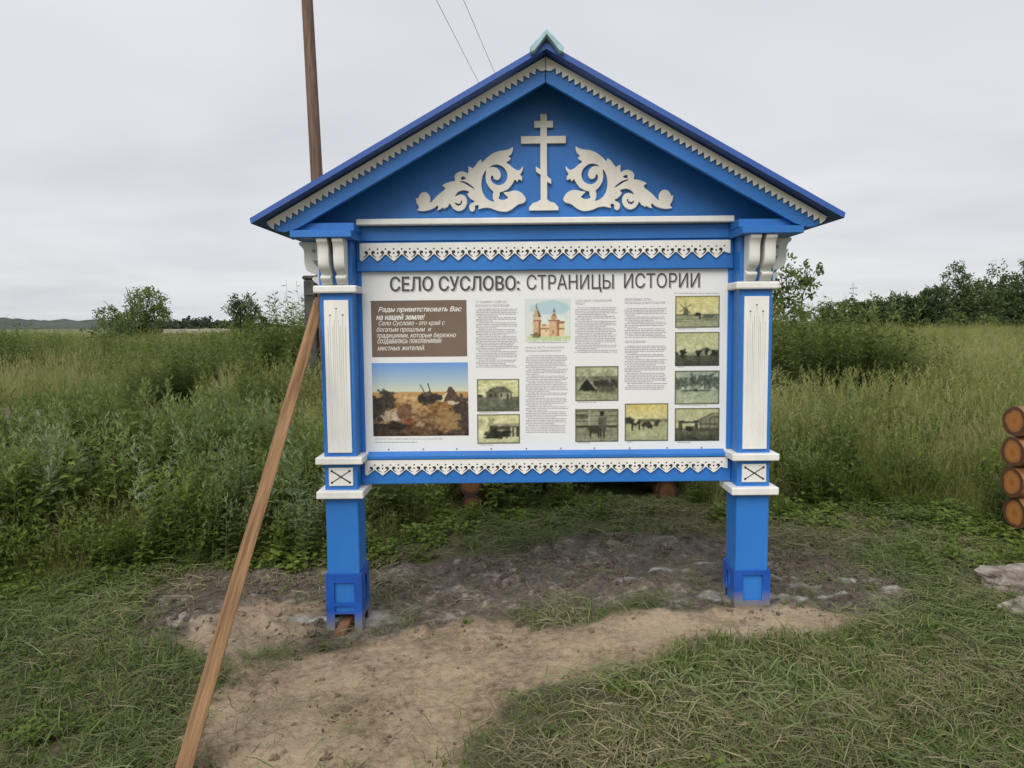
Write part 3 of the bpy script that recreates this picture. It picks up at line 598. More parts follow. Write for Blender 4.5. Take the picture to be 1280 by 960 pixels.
picture(p, 464.5, 454, 586, 544.3, 'painted harvest field with blue sky', False)
# farmhouse
p = Pic(54, 42, (SEP1, SEP1), ((.40, .41, .34), (.36, .37, .30)), .55).noise(.07, 10).noise(.14, 6, 18, (p.v[:42, :54] > .55).astype(float) if False else None)
p.rect(.22, .40, .82, .64, (.40, .38, .32)).rect(.52, .42, .82, .62, (.60, .58, .47)).poly([(.19, .42), (.34, .28), (.52, .22), (.66, .24), (.86, .42)], (.38, .38, .31)).rect(.55, .46, .60, .56, K).rect(.70, .46, .75, .62, K).rect(.80, .42, .82, .62, K).rect(.3, .46, .35, .55, K).rect(.42, .46, .46, .55, K).blob(.08, .52, .09, .04, K).rect(.31, .32, .34, .40, K)
picture(p, 596, 474, 649.3, 514, 'sepia photograph of a hip-roofed farmhouse')
p = Pic(54, 38, (SEP1, (.82, .81, .64)), ((.80, .79, .62), (.70, .70, .54)), .8).noise(.06, 8)
p.blob(.33, .28, .09, .2, (.50, .49, .36), .7).blob(.08, .30, .08, .14, (.55, .54, .4), .7).rect(.30, .40, 1, .78, (.25, .24, .18)).poly([(.28, .40), (.36, .31), (.98, .31), (1, .42)], (.62, .61, .47)).poly([(.52, .42), (.68, .33), (.86, .42)], (.44, .43, .33)).rect(.78, .45, .82, .8, (.74, .73, .58)).rect(.86, .45, .92, .78, (.72, .71, .56)).blob(.52, .66, .25, .15, (.12, .12, .09)).blob(.55, .55, .12, .05, (.55, .55, .43)).blob(.28, .70, .12, .12, (.2, .2, .15)).rect(.2, .77, .6, .82, K)
picture(p, 596.3, 518, 650, 554.3, 'sepia photograph of people by a low porch')
# church watercolour
p = Pic(60, 58, ((.84, .87, .86), (.86, .88, .84)), ((.84, .87, .76), (.86, .88, .80)), .86)
p.blob(.55, .20, .42, .22, (.68, .79, .82), .8, .5, 4).blob(.5, .92, .5, .07, (.74, .80, .58), .8)
T = (.83, .68, .52); TD = (.62, .43, .30); TL = (.89, .78, .63)
p.rect(.17, .42, .35, .88, T).rect(.29, .48, .35, .88, TD).rect(.18, .42, .34, .50, (.82, .72, .6)).rect(.17, .50, .36, .53, TD).poly([(.17, .43), (.26, .18), (.36, .43)], (.74, .66, .52)).poly([(.26, .18), (.30, .43), (.36, .43)], (.34, .25, .2)).seg(.26, .12, .26, .22, .009, (.3, .22, .2))
p.rect(.35, .62, .58, .88, TL).rect(.35, .69, .58, .72, TD).rect(.38, .60, .46, .64, TD).rect(.54, .50, .76, .88, T).rect(.70, .54, .75, .88, TD).rect(.51, .505, .77, .53, TD).blob(.645, .45, .075, .06, (.76, .60, .47), 1, .1).poly([(.59, .42), (.645, .30), (.70, .42)], TD).blob(.645, .30, .035, .033, (.62, .48, .40), 1, .1).seg(.645, .22, .645, .30, .008, (.3, .22, .2)).rect(.75, .56, .88, .88, TL).rect(.76, .54, .88, .58, TD).rect(.75, .69, .88, .72, TD).rect(.60, .75, .64, .84, TD).rect(.45, .74, .48, .78, TD).blob(.25, .86, .1, .06, (.36, .32, .2), .7).noise(.10, 26, 22, ((p.u > .16) & (p.u < .9) & (p.v > .4) & (p.v < .9)).astype(float))
picture(p, 656, 373.5, 713, 426, 'watercolour of a wooden church with a tent tower', False)
# tent camp
p = Pic(56, 44, ((.66, .67, .52), (.62, .63, .50)), ((.40, .41, .33), (.62, .63, .50)), .28).noise(.14, 9).noise(.12, 20)
p.poly([(.06, .72), (.28, .30), (.52, .76)], (.10, .10, .08)).seg(.02, .72, .28, .31, .014, (.62, .62, .50)).seg(.26, .31, .56, .78, .018, (.64, .64, .52)).blob(.62, .50, .18, .1, (.15, .15, .12)).blob(.86, .52, .16, .12, (.2, .2, .16)).blob(.72, .66, .24, .12, (.30, .30, .24), .8).blob(.3, .74, .22, .04, (.72, .72, .58), .6)
picture(p, 719, 458, 773, 501, 'sepia photograph of a ridge tent camp')
p = Pic(56, 44, ((.56, .56, .45), (.52, .52, .42)), ((.50, .50, .40), (.56, .56, .45)), .62).noise(.10, 5, 40).noise(.10, 22)
for k_, cc in ((.06, .7), (.20, .68), (.36, .66), (.55, .72)): p.rect(.02, k_, .98, k_+.02, (.24, .24, .19), .8)
p.rect(.0, .14, .30, .30, (.28, .28, .22), .8).rect(.30, .02, .36, .6, (.68, .68, .55), .8).rect(.02, .5, .98, .54, (.16, .16, .12))
p.blob(.62, .14, .055, .08, (.10, .09, .08), 1, .1).rect(.54, .24, .71, .66, (.33, .33, .27)).rect(.575, .62, .61, .86, (.15, .15, .12)).rect(.645, .62, .68, .86, (.15, .15, .12)).blob(.45, .62, .15, .13, (.22, .22, .17), 1, .2).rect(.34, .68, .38, .86, K).rect(.52, .68, .56, .84, K).blob(.32, .57, .05, .06, (.26, .26, .2), 1, .2)
picture(p, 719, 511.5, 773, 552, 'sepia photograph of a child with a calf before a log wall')
p = Pic(56, 46, ((.82, .75, .46), (.80, .77, .56)), ((.66, .66, .48), (.64, .65, .50)), .42).noise(.05, 8)
p.rect(0, .41, 1, .50, (.32, .32, .24), .8).blob(.08, .45, .12, .09, (.18, .18, .14)).blob(.25, .50, .12, .09, (.16, .16, .12), 1, .3).rect(.16, .52, .19, .72, K).rect(.32, .52, .35, .70, K).blob(.26, .46, .06, .05, (.75, .74, .58)).blob(.56, .56, .17, .1, (.2, .2, .15), 1, .5).blob(.64, .54, .06, .05, (.66, .65, .52)).rect(.42, .58, .45, .70, K).rect(.6, .58, .63, .70, K).blob(.74, .54, .06, .09, (.22, .22, .17)).blob(.88, .52, .06, .1, (.6, .58, .44), .7).noise(.10, 26, 26, (p.v > .4).astype(float))
picture(p, 781, 504.5, 835, 551, 'sepia photograph of horses and carts')
p = Pic(56, 42, ((.80, .76, .50), (.82, .80, .60)), ((.55, .56, .43), (.62, .63, .50)), .60).noise(.04, 8)
p.poly([(.18, .60), (.21, .38), (.27, .38), (.30, .60)], (.28, .28, .21)).poly([(.20, .38), (.24, .32), (.28, .38)], K).seg(.12, .28, .34, .54, .014, (.34, .33, .24)).seg(.10, .50, .36, .28, .014, (.34, .33, .24)).seg(.22, .2, .25, .60, .01, (.40, .39, .29)).rect(0, .57, 1, .63, (.30, .30, .23), .8).blob(.50, .58, .06, .06, K).blob(.57, .66, .03, .1, K).blob(.60, .64, .02, .1, (.78, .76, .6)).blob(.75, .66, .2, .06, (.32, .32, .25), .8).seg(0, .72, .95, .76, .01, (.36, .36, .28), .8).seg(0, .80, .6, .82, .008, (.4, .4, .31), .7).noise(.10, 24, 24, (p.v > .58).astype(float))
picture(p, 844.2, 370, 899.3, 409.3, 'sepia photograph of a windmill by a river')
p = Pic(56, 44, ((.72, .72, .54), (.76, .76, .60)), ((.33, .34, .27), (.22, .23, .18)), .66).noise(.05, 9)
p.rect(.28, .60, .6, .68, (.55, .56, .45)).poly([(.56, .54), (.70, .44), (.84, .54)], (.40, .41, .33)).rect(.58, .54, .82, .68, (.56, .57, .46)).rect(.82, .52, 1, .56, (.42, .43, .35)).blob(.19, .62, .08, .12, (.10, .11, .08)).blob(.53, .63, .07, .11, (.09, .10, .08)).blob(.73, .62, .05, .12, (.11, .12, .09)).blob(.9, .63, .1, .09, (.10, .11, .09)).blob(.03, .64, .05, .05, (.16, .17, .13)).blob(.76, .64, .03, .06, (.72, .72, .58))
picture(p, 844, 415.3, 899, 457.2, 'sepia photograph of a street with a large house and dark trees')
p = Pic(56, 44, ((.60, .63, .55), (.66, .69, .60)), ((.62, .65, .54), (.66, .68, .56)), .58).noise(.08, 8)
for x_, w_ in ((.04, .06), (.13, .07), (.24, .07), (.37, .06), (.44, .07), (.56, .08), (.70, .07), (.81, .08), (.93, .09)): p.blob(x_, .32 if x_ > .3 else .38, w_, .22 if x_ > .3 else .17, (.26, .30, .25), .85, .9, 18).seg(x_, .4, x_+.01, .60, .008, (.5, .52, .44))
p.rect(.18, .56, .8, .61, (.24, .26, .21), .8).blob(.47, .58, .05, .04, K).noise(.06, 20)
picture(p, 843.6, 463.5, 899, 505, 'greenish photograph of a birch grove by water')
p = Pic(56, 42, ((.70, .69, .52), (.72, .72, .56)), ((.42, .43, .34), (.18, .19, .14)), .62).noise(.05, 9)
p.poly([(.55, .38), (.82, .16), (1, .12), (1, .7), (.55, .7)], (.52, .52, .41)).seg(.52, .38, .84, .16, .016, (.28, .28, .22)).rect(.80, .26, 1, .30, (.28, .28, .22)).rect(.54, .47, 1, .50, K)
for x_ in (.58, .68, .78, .88, .97): p.rect(x_, .30, x_+.02, .72, (.28, .28, .22), .8)
p.rect(.10, .40, .55, .44, (.20, .20, .15)).rect(.06, .37, .20, .41, K).rect(.42, .37, .54, .41, K).rect(.08, .42, .17, .72, (.28, .28, .22)).rect(.44, .42, .52, .72, (.25, .25, .2)).rect(.24, .56, .42, .70, (.16, .16, .12)).rect(.0, .60, .1, .72, (.3, .3, .24)).rect(.55, .60, 1, .72, (.30, .30, .23)).noise(.14, 18, 22, (p.v > .45).astype(float))
picture(p, 843.6, 510.3, 899, 551, 'sepia photograph of an arched gate and long building')
# fixing screws along the lower edge
for px_ in (486, 529, 571, 614, 658, 701, 743, 787, 834, 877):
    x_, z_ = pb(px_, 561.8-(px_-486)*.006)
    vv = [(x_+.0032*math.cos(t), -.0028, z_+.0032*math.sin(t)) for t in np.arange(8)*math.pi/4]+[(x_+.0042*math.cos(t), -.0001, z_+.0042*math.sin(t)) for t in np.arange(8)*math.pi/4]
    link('screw', pymesh('screw', vv, [tuple(range(8))]+[(k, k+8, (k+1) % 8+8, (k+1) % 8) for k in range(8)]), SCREW, poster)

# ------------------------------------------------------------------ prop, wedge
def bar(name, A, B, wx, wy, m, twist=0, nseg=10, wob=.0012):
    """squared timber along its own z axis, then laid from A to B"""
    A, B = Vector(A), Vector(B); Ln = (B-A).length; bm = bmesh.new(); rings = []
    for i in range(nseg+1):
        P = rng.normal(0, wob, 2); rings.append([bm.verts.new((x*wx/2+P[0], y*wy/2+P[1], Ln*i/nseg)) for x, y in ((-1, -1), (1, -1), (1, 1), (-1, 1))])
    for i in range(nseg):
        for k in range(4): bm.faces.new((rings[i][k], rings[i][(k+1) % 4], rings[i+1][(k+1) % 4], rings[i+1][k]))
    bm.faces.new(rings[0][::-1]); bm.faces.new(rings[-1]); bmesh.ops.recalc_face_normals(bm, faces=bm.faces[:])
    bmesh.ops.bevel(bm, geom=[e for e in bm.edges if e.calc_face_angle(0) > .8], offset=.003, segments=1, affect='EDGES')
    me = bpy.data.meshes.new(name); bm.to_mesh(me); bm.free(); o = link(name, me, m)
    o.matrix_world = Matrix.Translation(A) @ (B-A).to_track_quat('Z', 'Y').to_matrix().to_4x4() @ Matrix.Rotation(twist, 4, 'Z'); return o
PB = (-1.245, -1.46, h1(-1.245, -1.46)-.015)
tag(bar('prop_batten', PB, (-1.107, -.02, 1.617), .047, .047, PLANK, .62), 'long rough timber batten propped against the left blue post', 'batten')
tag(bar('wooden_wedge', (-1.008, -.215, .012), (-.985, .03, .045), .052, .03, WEDGE, 0, 3), 'short brown wooden wedge under the foot of the left post', 'wedge')

# ------------------------------------------------------------------ pole and wires
pole = empty('utility_pole', (-2.905, 7.5, h1(-2.9, 7.5))); tag(pole, 'leaning brown wooden utility pole behind the left end of the roof', 'utility pole')
def pp(z): return (-2.905-.0255*z, 7.5, z)
v, f = tube([pp(z) for z in np.linspace(-.1, 9.6, 24)], np.linspace(.098, .070, 24), 14); link('shaft', pymesh('shaft', v, f, True), POLEW, pole)
stub = boxes('stub_post', [(-3.222, -3.05, 7.42, 7.58, -.1, 2.16)], STUBC, pole, .015); 
boxes('stub_cap', [(-3.24, -3.02, 7.41, 7.60, 2.165, 2.225)], STUBC, pole, .02)
for z in (.75, 1.95):
    c = np.array([-3.03, 7.5, z]); v, f = tube([c+np.array([.21*math.cos(t), .125*math.sin(t), .01*math.sin(3*t)]) for t in np.linspace(0, 2*math.pi, 24)], .008, 6); link('wire_band', pymesh('wire_band', v, f, True), SCREW, pole)
WZ = 9.45
wa, wb = onZ(597, 98, WZ), onZ(617, 85, WZ); wd = np.array([math.tan(math.atan(114/945)-YAW), 1, 0])
tp = []
for k, P in enumerate((wa, wb)):
    S0 = P+wd*(7.5-P[1]); tp.append(S0)
    pts = [S0+wd*d-np.array([0, 0, 1.1*4*(d/90)*(1-d/90)*(.0 if d > 90 else .12)]) for d in np.linspace(0, 220, 60)]
    v, f = tube(pts, .0075, 5); o = link('power_wire', pymesh('power_wire', v, f, True), WIRE)
    tag(o, ['thin overhead power wire, the left one of two above the roof', 'thin overhead power wire, the right one of two above the roof'][k], 'wire', 'overhead power wires')
mx_ = (tp[0][0]+tp[1][0])/2
boxes('crossarm', [(min(tp[0][0], tp[1][0], pp(9.3)[0])-.12, max(tp[0][0], tp[1][0], pp(9.3)[0])+.12, 7.42, 7.50, 9.22, 9.30)], POLEW, pole, .005)
for P in tp: v, f = tube([(P[0], 7.47, 9.29), (P[0], 7.47, 9.36), (P[0], 7.48, 9.45)], [.02, .045, .03], 10); link('insulator', pymesh('insulator', v, f, True), WHITE, pole)

# ------------------------------------------------------------------ logs, bench, stones
def log_mesh(A, B, r, n=20, m=6):
    A, B = np.array(A, float), np.array(B, float); pts = [A+(B-A)*t for t in np.linspace(0, 1, m)]
    v, f = tube(pts, [r*(1+random.uniform(-.02, .02)) for _ in range(m)], n, False); v = np.array(v); ph = rng.random(3)*6.28
    for k in range(n):
        q_ = 2*math.pi*k/n; g_ = 1+.035*math.sin(2*q_+ph[0])+.03*math.sin(3*q_+ph[1])+.02*math.sin(5*q_+ph[2])
        for i in range(m): v[i*n+k] = np.array(pts[i])+(v[i*n+k]-np.array(pts[i]))*g_
    return v, f, n, m
def add_log(name, A, B, r, body, parent, n=20):
    v, f, n, m = log_mesh(A, B, r, n); o = link(name, pymesh(name, v, f, True), body, parent)
    for ring, c in ((0, A), (m-1, B)):
        R0 = v[ring*n:(ring+1)*n]; C = R0.mean(0); V = [C]; rad = [0]; F_ = []
        for j, s_ in enumerate((.35, .6, .8, .93, 1.0)):
            V += list(C+(R0-C)*s_); rad += [s_]*n
        for k in range(n): F_.append((0, 1+k, 1+(k+1) % n))
        for j in range(4):
            for k in range(n): a = 1+j*n+k; b = 1+j*n+(k+1) % n; F_.append((a, a+n, b+n, b))
        if ring: F_ = [q[::-1] for q in F_]
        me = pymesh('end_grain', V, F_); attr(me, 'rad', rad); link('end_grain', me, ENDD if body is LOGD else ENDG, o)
    return o
hb = h1(3.05, 1.0)
wall = empty('log_wall', (3.1, 1.05, hb)); tag(wall, 'low stack of orange brown round logs at the right edge', 'log wall')
AX = np.array([math.cos(R(6)), math.sin(R(6)), 0])
for i, (px, py) in enumerate(((1268, 527), (1263.5, 565), (1264, 603), (1265, 641))):
    P = onY(px, py, 1.02); r_ = .0985
    A = np.array([P[0], P[1], P[2]])+AX*(.012*i % .02); add_log('log', A, A+AX*2.6, r_, LOGB, wall)
P = onY(1263, 674, 1.02); zs = P[2]+.09
for k in (0.16, 2.2):
    c = np.array([P[0], P[1], 0])+AX*k; v, f = tube([(c[0], c[1], hb-.15), (c[0], c[1], hb+.02), (c[0], c[1], zs-.015)], [.085, .083, .08], 14); link('stump', pymesh('stump', v, f, True), LOGB, wall)
bench = empty('log_bench', (.26, 2.2, h1(.26, 2.2))); tag(bench, 'dark brown log bench standing in the weeds behind the board', 'bench')
bh = {-.49: h1(-.49, 2.1), 1.03: h1(1.03, 2.1)}
for x_, hx in bh.items():
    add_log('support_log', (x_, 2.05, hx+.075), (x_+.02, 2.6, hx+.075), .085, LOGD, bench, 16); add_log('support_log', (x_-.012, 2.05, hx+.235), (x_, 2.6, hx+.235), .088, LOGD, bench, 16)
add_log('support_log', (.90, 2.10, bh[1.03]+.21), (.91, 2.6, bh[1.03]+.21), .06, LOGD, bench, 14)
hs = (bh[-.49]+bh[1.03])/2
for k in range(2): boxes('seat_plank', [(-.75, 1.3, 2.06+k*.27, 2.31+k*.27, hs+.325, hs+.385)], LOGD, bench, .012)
def stone(name, c, sx, sy, sz, seed, label):
    bm = bmesh.new(); bmesh.ops.create_icosphere(bm, subdivisions=4, radius=1)
    for v_ in bm.verts:
        p_ = v_.co; d = 1+.30*mnoise.noise(p_*1.3+Vector((seed, 0, 0)))+.14*mnoise.noise(p_*3.7+Vector((0, seed, 0)))+.06*mnoise.noise(p_*9)
        q_ = p_*d; q_.z = max(-.7, min(.72+.12*mnoise.noise(p_*4), q_.z)); v_.co = Vector((c[0]+q_.x*sx, c[1]+q_.y*sy, c[2]+q_.z*sz))
    me = bpy.data.meshes.new(name); bm.to_mesh(me); bm.free(); o = link(name, me, STONE); tag(o, label, 'stone', 'pale stones at the right edge')
a = onZ(1272, 742, .12); stone('flat_stone', (a[0]+.10, a[1]+.14, h1(a[0], a[1])+.05), .20, .11, .095, 3, 'upper of two pale flat stones at the right edge')
a = onZ(1276, 762, .12); stone('flat_stone', (a[0]+.12, a[1]+.0, h1(a[0], a[1])+.04), .19, .09, .08, 8, 'lower of two pale flat stones at the right edge')

# ------------------------------------------------------------------ plants: prototypes
def blades(n, h, w, lean, spread, k=4, hv=.35, tint=None, flat=0.):
    V = []; Q = []; T = []
    a = rng.random(n)*2*math.pi; b = rng.random(n)*2*math.pi; rr = spread*np.sqrt(rng.random(n)); H = h*(1-hv+2*hv*rng.random(n)); Ln = lean*(.3+1.2*rng.random(n)); W = w*(.6+.8*rng.random(n)); tt = rng.random(n)
    for i in range(n):
        d = np.array([math.cos(a[i]), math.sin(a[i]), 0]); sd_ = np.array([-d[1], d[0], 0])
        ph = rng.random()*2-1; sd2 = sd_*math.cos(ph)+d*math.sin(ph)
        base = np.array([rr[i]*math.cos(b[i]), rr[i]*math.sin(b[i]), -.02]); o = len(V)
        for j in range(k+1):
            t = j/k; c = base+d*Ln[i]*H[i]*t**1.8+np.array([0, 0, H[i]*(t-.42*min(Ln[i], 1.3)*t*t)*(1-flat)])
            ww = W[i]*(1-t**2.2)*.5+.0004
            V += [c-sd2*ww, c+sd2*ww]; T += [tt[i]]*2
        Q += [(o+2*j, o+2*j+1, o+2*j+3, o+2*j+2) for j in range(k)]
    return V, Q, T
def cat(*ps):
    V = []; Q = []; T = []
    for v, q, t in ps: o = len(V); V += list(v); Q += [tuple(i+o for i in x) for x in q]; T += list(t)
    return V, Q, T
def leaf(c, d, up, L_, W_, t, fold=.2):
    d = d/np.linalg.norm(d); s_ = np.cross(d, up); s_ /= np.linalg.norm(s_)+1e-9
    return [c, c+d*L_*.45-s_*W_, c+d*L_-up*fold*L_, c+d*L_*.45+s_*W_], [(0, 1, 2, 3)], [t]*4
def stemline(P0, d, L_, w_, t, k=3, bend=None):
    V = []; Q = []
    s_ = np.array([-d[1], d[0], 0.]) if abs(d[2]) < .99 else np.array([1., 0, 0]); s_ = s_/(np.linalg.norm(s_)+1e-9); pts = []
    for j in range(k+1):
        q_ = P0+d*L_*j/k+(bend*(j/k)**2 if bend is not None else 0); pts.append(q_); ww = w_*(1-.6*j/k); V += [q_-s_*ww, q_+s_*ww]
    return (V, [(2*j, 2*j+1, 2*j+3, 2*j+2) for j in range(k)], [t]*len(V)), pts
def mugwort(ns, h, spread, nl=20, lobes=4, ll=.085, plume=True):
    ps = []
    for s_ in range(ns):
        a = rng.random()*6.283; r_ = spread*math.sqrt(rng.random()); P0 = np.array([r_*math.cos(a), r_*math.sin(a), -.02]); H = h*(.65+.5*rng.random())
        bend = np.array([math.cos(a), math.sin(a), -.2])*H*.22*rng.random(); d = np.array([.08*rng.normal(), .08*rng.normal(), 1.]); d /= np.linalg.norm(d); t0 = rng.random()*.5
        st_, _ = stemline(P0, d, H, .004, t0*.5+.1, 4, bend); ps.append(st_)
        for j in range(nl):
            t = .12+.88*(j+rng.random()*.6)/nl; c = P0+d*H*t+bend*t*t; az = j*2.4+rng.random(); el = .25+.5*t; u_ = np.array([math.cos(az)*math.cos(el), math.sin(az)*math.cos(el), math.sin(el)])
            L_ = ll*(1.15-.75*t)*(.7+.6*rng.random())*1.5; tt = t0+.5*t
            up = np.array([0, 0, 1.]); sd_ = np.cross(u_, up); sd_ /= np.linalg.norm(sd_)
            ps.append(leaf(c, u_, up, L_, L_*.10, tt, .25))
            for q_ in range(lobes):
                f_ = .25+.6*q_/lobes; sg = 1 if q_ % 2 else -1; ps.append(leaf(c+u_*L_*f_-up*.25*L_*f_*f_*.5, u_*.8+sd_*sg*.8, up, L_*.55*(1.1-f_*.6), L_*.075, tt, .2))
        if plume:
            top = P0+d*H+bend
            for q_ in range(7): az = rng.random()*6.28; ps.append(leaf(top-d*H*.05*q_*.6, np.array([math.cos(az)*.5, math.sin(az)*.5, .9]), np.array([math.cos(az+1.5), math.sin(az+1.5), .1]), .05, .007, .95, .1))
    return cat(*ps)
def broadleaf(ns, h, spread, nl=10, L0=.09, W0=.026):
    ps = []
    for s_ in range(ns):
        a = rng.random()*6.283; r_ = spread*math.sqrt(rng.random()); P0 = np.array([r_*math.cos(a), r_*math.sin(a), -.02]); H = h*(.6+.6*rng.random()); d = np.array([.12*rng.normal(), .12*rng.normal(), 1.]); d /= np.linalg.norm(d); t0 = rng.random()
        st_, _ = stemline(P0, d, H, .004, .2, 2); ps.append(st_)
        for j in range(nl):
            t = .15+.85*j/nl; az = (j//2)*1.57+(j % 2)*3.14+rng.random()*.4+a; el = -.1+.6*rng.random(); u_ = np.array([math.cos(az)*math.cos(el), math.sin(az)*math.cos(el), math.sin(el)])
            k = (1.1-.6*t)*(.7+.6*rng.random()); ps.append(leaf(P0+d*H*t, u_, np.array([.1*rng.normal(), .1*rng.normal(), 1.]), L0*k, W0*k, min(1, t0*.5+.5*rng.random()), .25))
    return cat(*ps)
def seedstalks(n, h, spread):
    ps = []
    for s_ in range(n):
        a = rng.random()*6.283; r_ = spread*math.sqrt(rng.random()); P0 = np.array([r_*math.cos(a), r_*math.sin(a), -.02]); H = h*(.7+.5*rng.random()); d = np.array([.12*rng.normal(), .12*rng.normal(), 1.]); d /= np.linalg.norm(d)
        bend = np.array([math.cos(a), math.sin(a), -.15])*H*.2*rng.random(); st_, pts = stemline(P0, d, H, .0018, .85, 4, bend); ps.append(st_)
        for q_ in range(9):
            az = rng.random()*6.28; ps.append(leaf(pts[-1]-d*(.012*q_), np.array([math.cos(az)*.5, math.sin(az)*.5, .9]), np.array([math.cos(az+1.5), math.sin(az+1.5), .1]), .035, .004, .9+.1*rng.random(), .1))
    return cat(*ps)
def lying(n, L0, w0, spread, zmax=.02):
    V = []; Q = []; T = []
    for i in range(n):
        a = rng.random()*6.283; d = np.array([math.cos(a), math.sin(a), .0]); s_ = np.array([-d[1], d[0], 0]); c = np.array([spread*rng.normal()*.5, spread*rng.normal()*.5, .004+zmax*rng.random()]); L_ = L0*(.4+.9*rng.random()); tt = rng.random(); cv = rng.normal()*.25; o = len(V); tl = rng.normal()*.12; ph = rng.random()*1.2-.6
        for j in range(4):
            t = j/3-.5; p_ = c+d*L_*t+s_*cv*L_*(t*t-.1)+np.array([0, 0, abs(tl)*L_*.5+tl*L_*t+.012*(1-4*t*t)*rng.random()]); ww = w0*.5*(1-.75*abs(t)*1.4); sv = s_*math.cos(ph)+np.array([0, 0, 1])*math.sin(ph)
            V += [p_-sv*ww, p_+sv*ww]; T += [tt]*2
        Q += [(o+2*j, o+2*j+1, o+2*j+3, o+2*j+2) for j in range(3)]
    return V, Q, T
def clod(seed):
    bm = bmesh.new(); bmesh.ops.create_icosphere(bm, subdivisions=3, radius=1)
    for v_ in bm.verts: v_.co = v_.co*(1+.55*mnoise.noise(v_.co*1.6+Vector((seed*3.1, 0, 0)))+.40*mnoise.noise(v_.co*4+Vector((0, seed, 0)))); v_.co.z *= .65
    me = bpy.data.meshes.new('clod'); bm.to_mesh(me); bm.free(); return me
PROTO = bpy.data.collections.new('prototypes')
def protos(key, makes, m):
    c = bpy.data.collections.new('proto_'+key); out_ = []
    for i, g in enumerate(makes):
        if isinstance(g, bpy.types.Mesh): me = g
        else:
            me = npmesh(key, g[0], g[1]); attr(me, 'tint', g[2])
        me.materials.append(m); o = bpy.data.objects.new('%s_proto_%02d' % (key, i), me); c.objects.link(o); out_.append(o)
    return c
VG = vegmat('meadow_grass_leaf', (.12, .16, .036), (.235, .26, .068), (.40, .385, .17), .42)
VT = vegmat('turf_grass_leaf', (.07, .115, .024), (.12, .175, .042), (.24, .25, .10))
VM = vegmat('mugwort_leaf', (.085, .135, .032), (.17, .22, .058), (.28, .32, .15), .42)
VB = vegmat('broad_weed_leaf', (.085, .14, .022), (.155, .22, .040), (.24, .30, .072), .42)
VD = vegmat('thicket_leaf', (.075, .115, .026), (.14, .185, .044), (.23, .26, .08), .38)
VS = vegmat('cut_grass_blade', (.085, .09, .036), (.16, .15, .07), (.33, .29, .17), .15)
VGC = vegmat('cut_green_blade', (.07, .105, .028), (.12, .16, .046), (.23, .25, .11), .15)
TREEL = vegmat('tree_leaf', (.05, .085, .032), (.085, .125, .045), (.14, .175, .07), .35)  # leaf tones lightened a little in place of distance haze
TREEG = vegmat('bright_tree_leaf', (.085, .125, .032), (.14, .185, .05), (.22, .25, .09), .38)
FARL = vegmat('far_tree_leaf', (.055, .075, .048), (.075, .10, .06), (.10, .125, .075), .2)
C_tall = protos('tall_grass', [cat(blades(30, .62, .0075, .6, .14, 3), seedstalks(3, .8, .1)) for _ in range(3)]+[cat(blades(28, .5, .0065, .95, .17, 3), seedstalks(6, .75, .12)) for _ in range(2)], VG)
C_mug = protos('mugwort', [mugwort(5, .8, .13) for _ in range(3)], VM)
C_broad = protos('broad_weed', [broadleaf(6, .55, .16, 12) for _ in range(3)]+[mugwort(5, .6, .15, 16, 4, .11, False) for _ in range(2)], VB)
C_thick = protos('thicket', [mugwort(7, 1.5, .25, 26, 4, .15) for _ in range(2)]+[broadleaf(7, 1.45, .25, 22, .14, .034) for _ in range(2)], VD)
C_turf = protos('turf_tuft', [blades(18, .062, .004, .9, .055, 3, .5) for _ in range(4)]+[cat(blades(12, .05, .004, 1.0, .055, 3, .5), broadleaf(2, .05, .04, 5, .035, .012)) for _ in range(2)], VT)
C_cut = protos('cut_dry', [lying(18, .095, .0038, .13) for _ in range(4)], VS)
C_cutg = protos('cut_green', [lying(18, .125, .0042, .14, .03) for _ in range(4)], VGC)
C_low = protos('low_weed', [broadleaf(7, .10, .09, 8, .055, .019) for _ in range(4)], VB)
MUDM = mat('mud_clod_soil', (.075, .058, .044), .95, .3, 1.5, (1, 1, 1), .4, 4, .06, col2=(.16, .128, .098))
SANDM = mat('sandy_clod_soil', (.16, .115, .075), .95, .3, 1.5, (1, 1, 1), .4, 4, .06, col2=(.28, .205, .135))
C_clod = protos('mud_clod', [clod(i) for i in range(4)], MUDM)
C_sclod = protos('sand_clod', [clod(i+9) for i in range(4)], SANDM)
_GN = {}
def gn_group(coll):
    if coll.name in _GN: return _GN[coll.name]
    g = bpy.data.node_groups.new('scatter_'+coll.name, 'GeometryNodeTree')
    g.interface.new_socket('Geometry', in_out='INPUT', socket_type='NodeSocketGeometry'); g.interface.new_socket('Geometry', in_out='OUTPUT', socket_type='NodeSocketGeometry')
    n = g.nodes; l = g.links; i_ = n.new('NodeGroupInput'); o_ = n.new('NodeGroupOutput')
    ci = n.new('GeometryNodeCollectionInfo'); ci.inputs['Collection'].default_value = coll; ci.inputs['Separate Children'].default_value = True; ci.inputs['Reset Children'].default_value = True
    ip = n.new('GeometryNodeInstanceOnPoints'); ip.inputs['Pick Instance'].default_value = True
    def na(nm, ty):
        k = n.new('GeometryNodeInputNamedAttribute'); k.data_type = ty; k.inputs['Name'].default_value = nm; return k.outputs['Attribute']
    l.new(i_.outputs[0], ip.inputs['Points']); l.new(ci.outputs[0], ip.inputs['Instance']); l.new(na('idx', 'INT'), ip.inputs['Instance Index'])
    eu = n.new('FunctionNodeEulerToRotation'); l.new(na('rot', 'FLOAT_VECTOR'), eu.inputs[0]); l.new(eu.outputs[0], ip.inputs['Rotation'])
    l.new(na('scl', 'FLOAT_VECTOR'), ip.inputs['Scale']); l.new(ip.outputs[0], o_.inputs[0]); _GN[coll.name] = g; return g
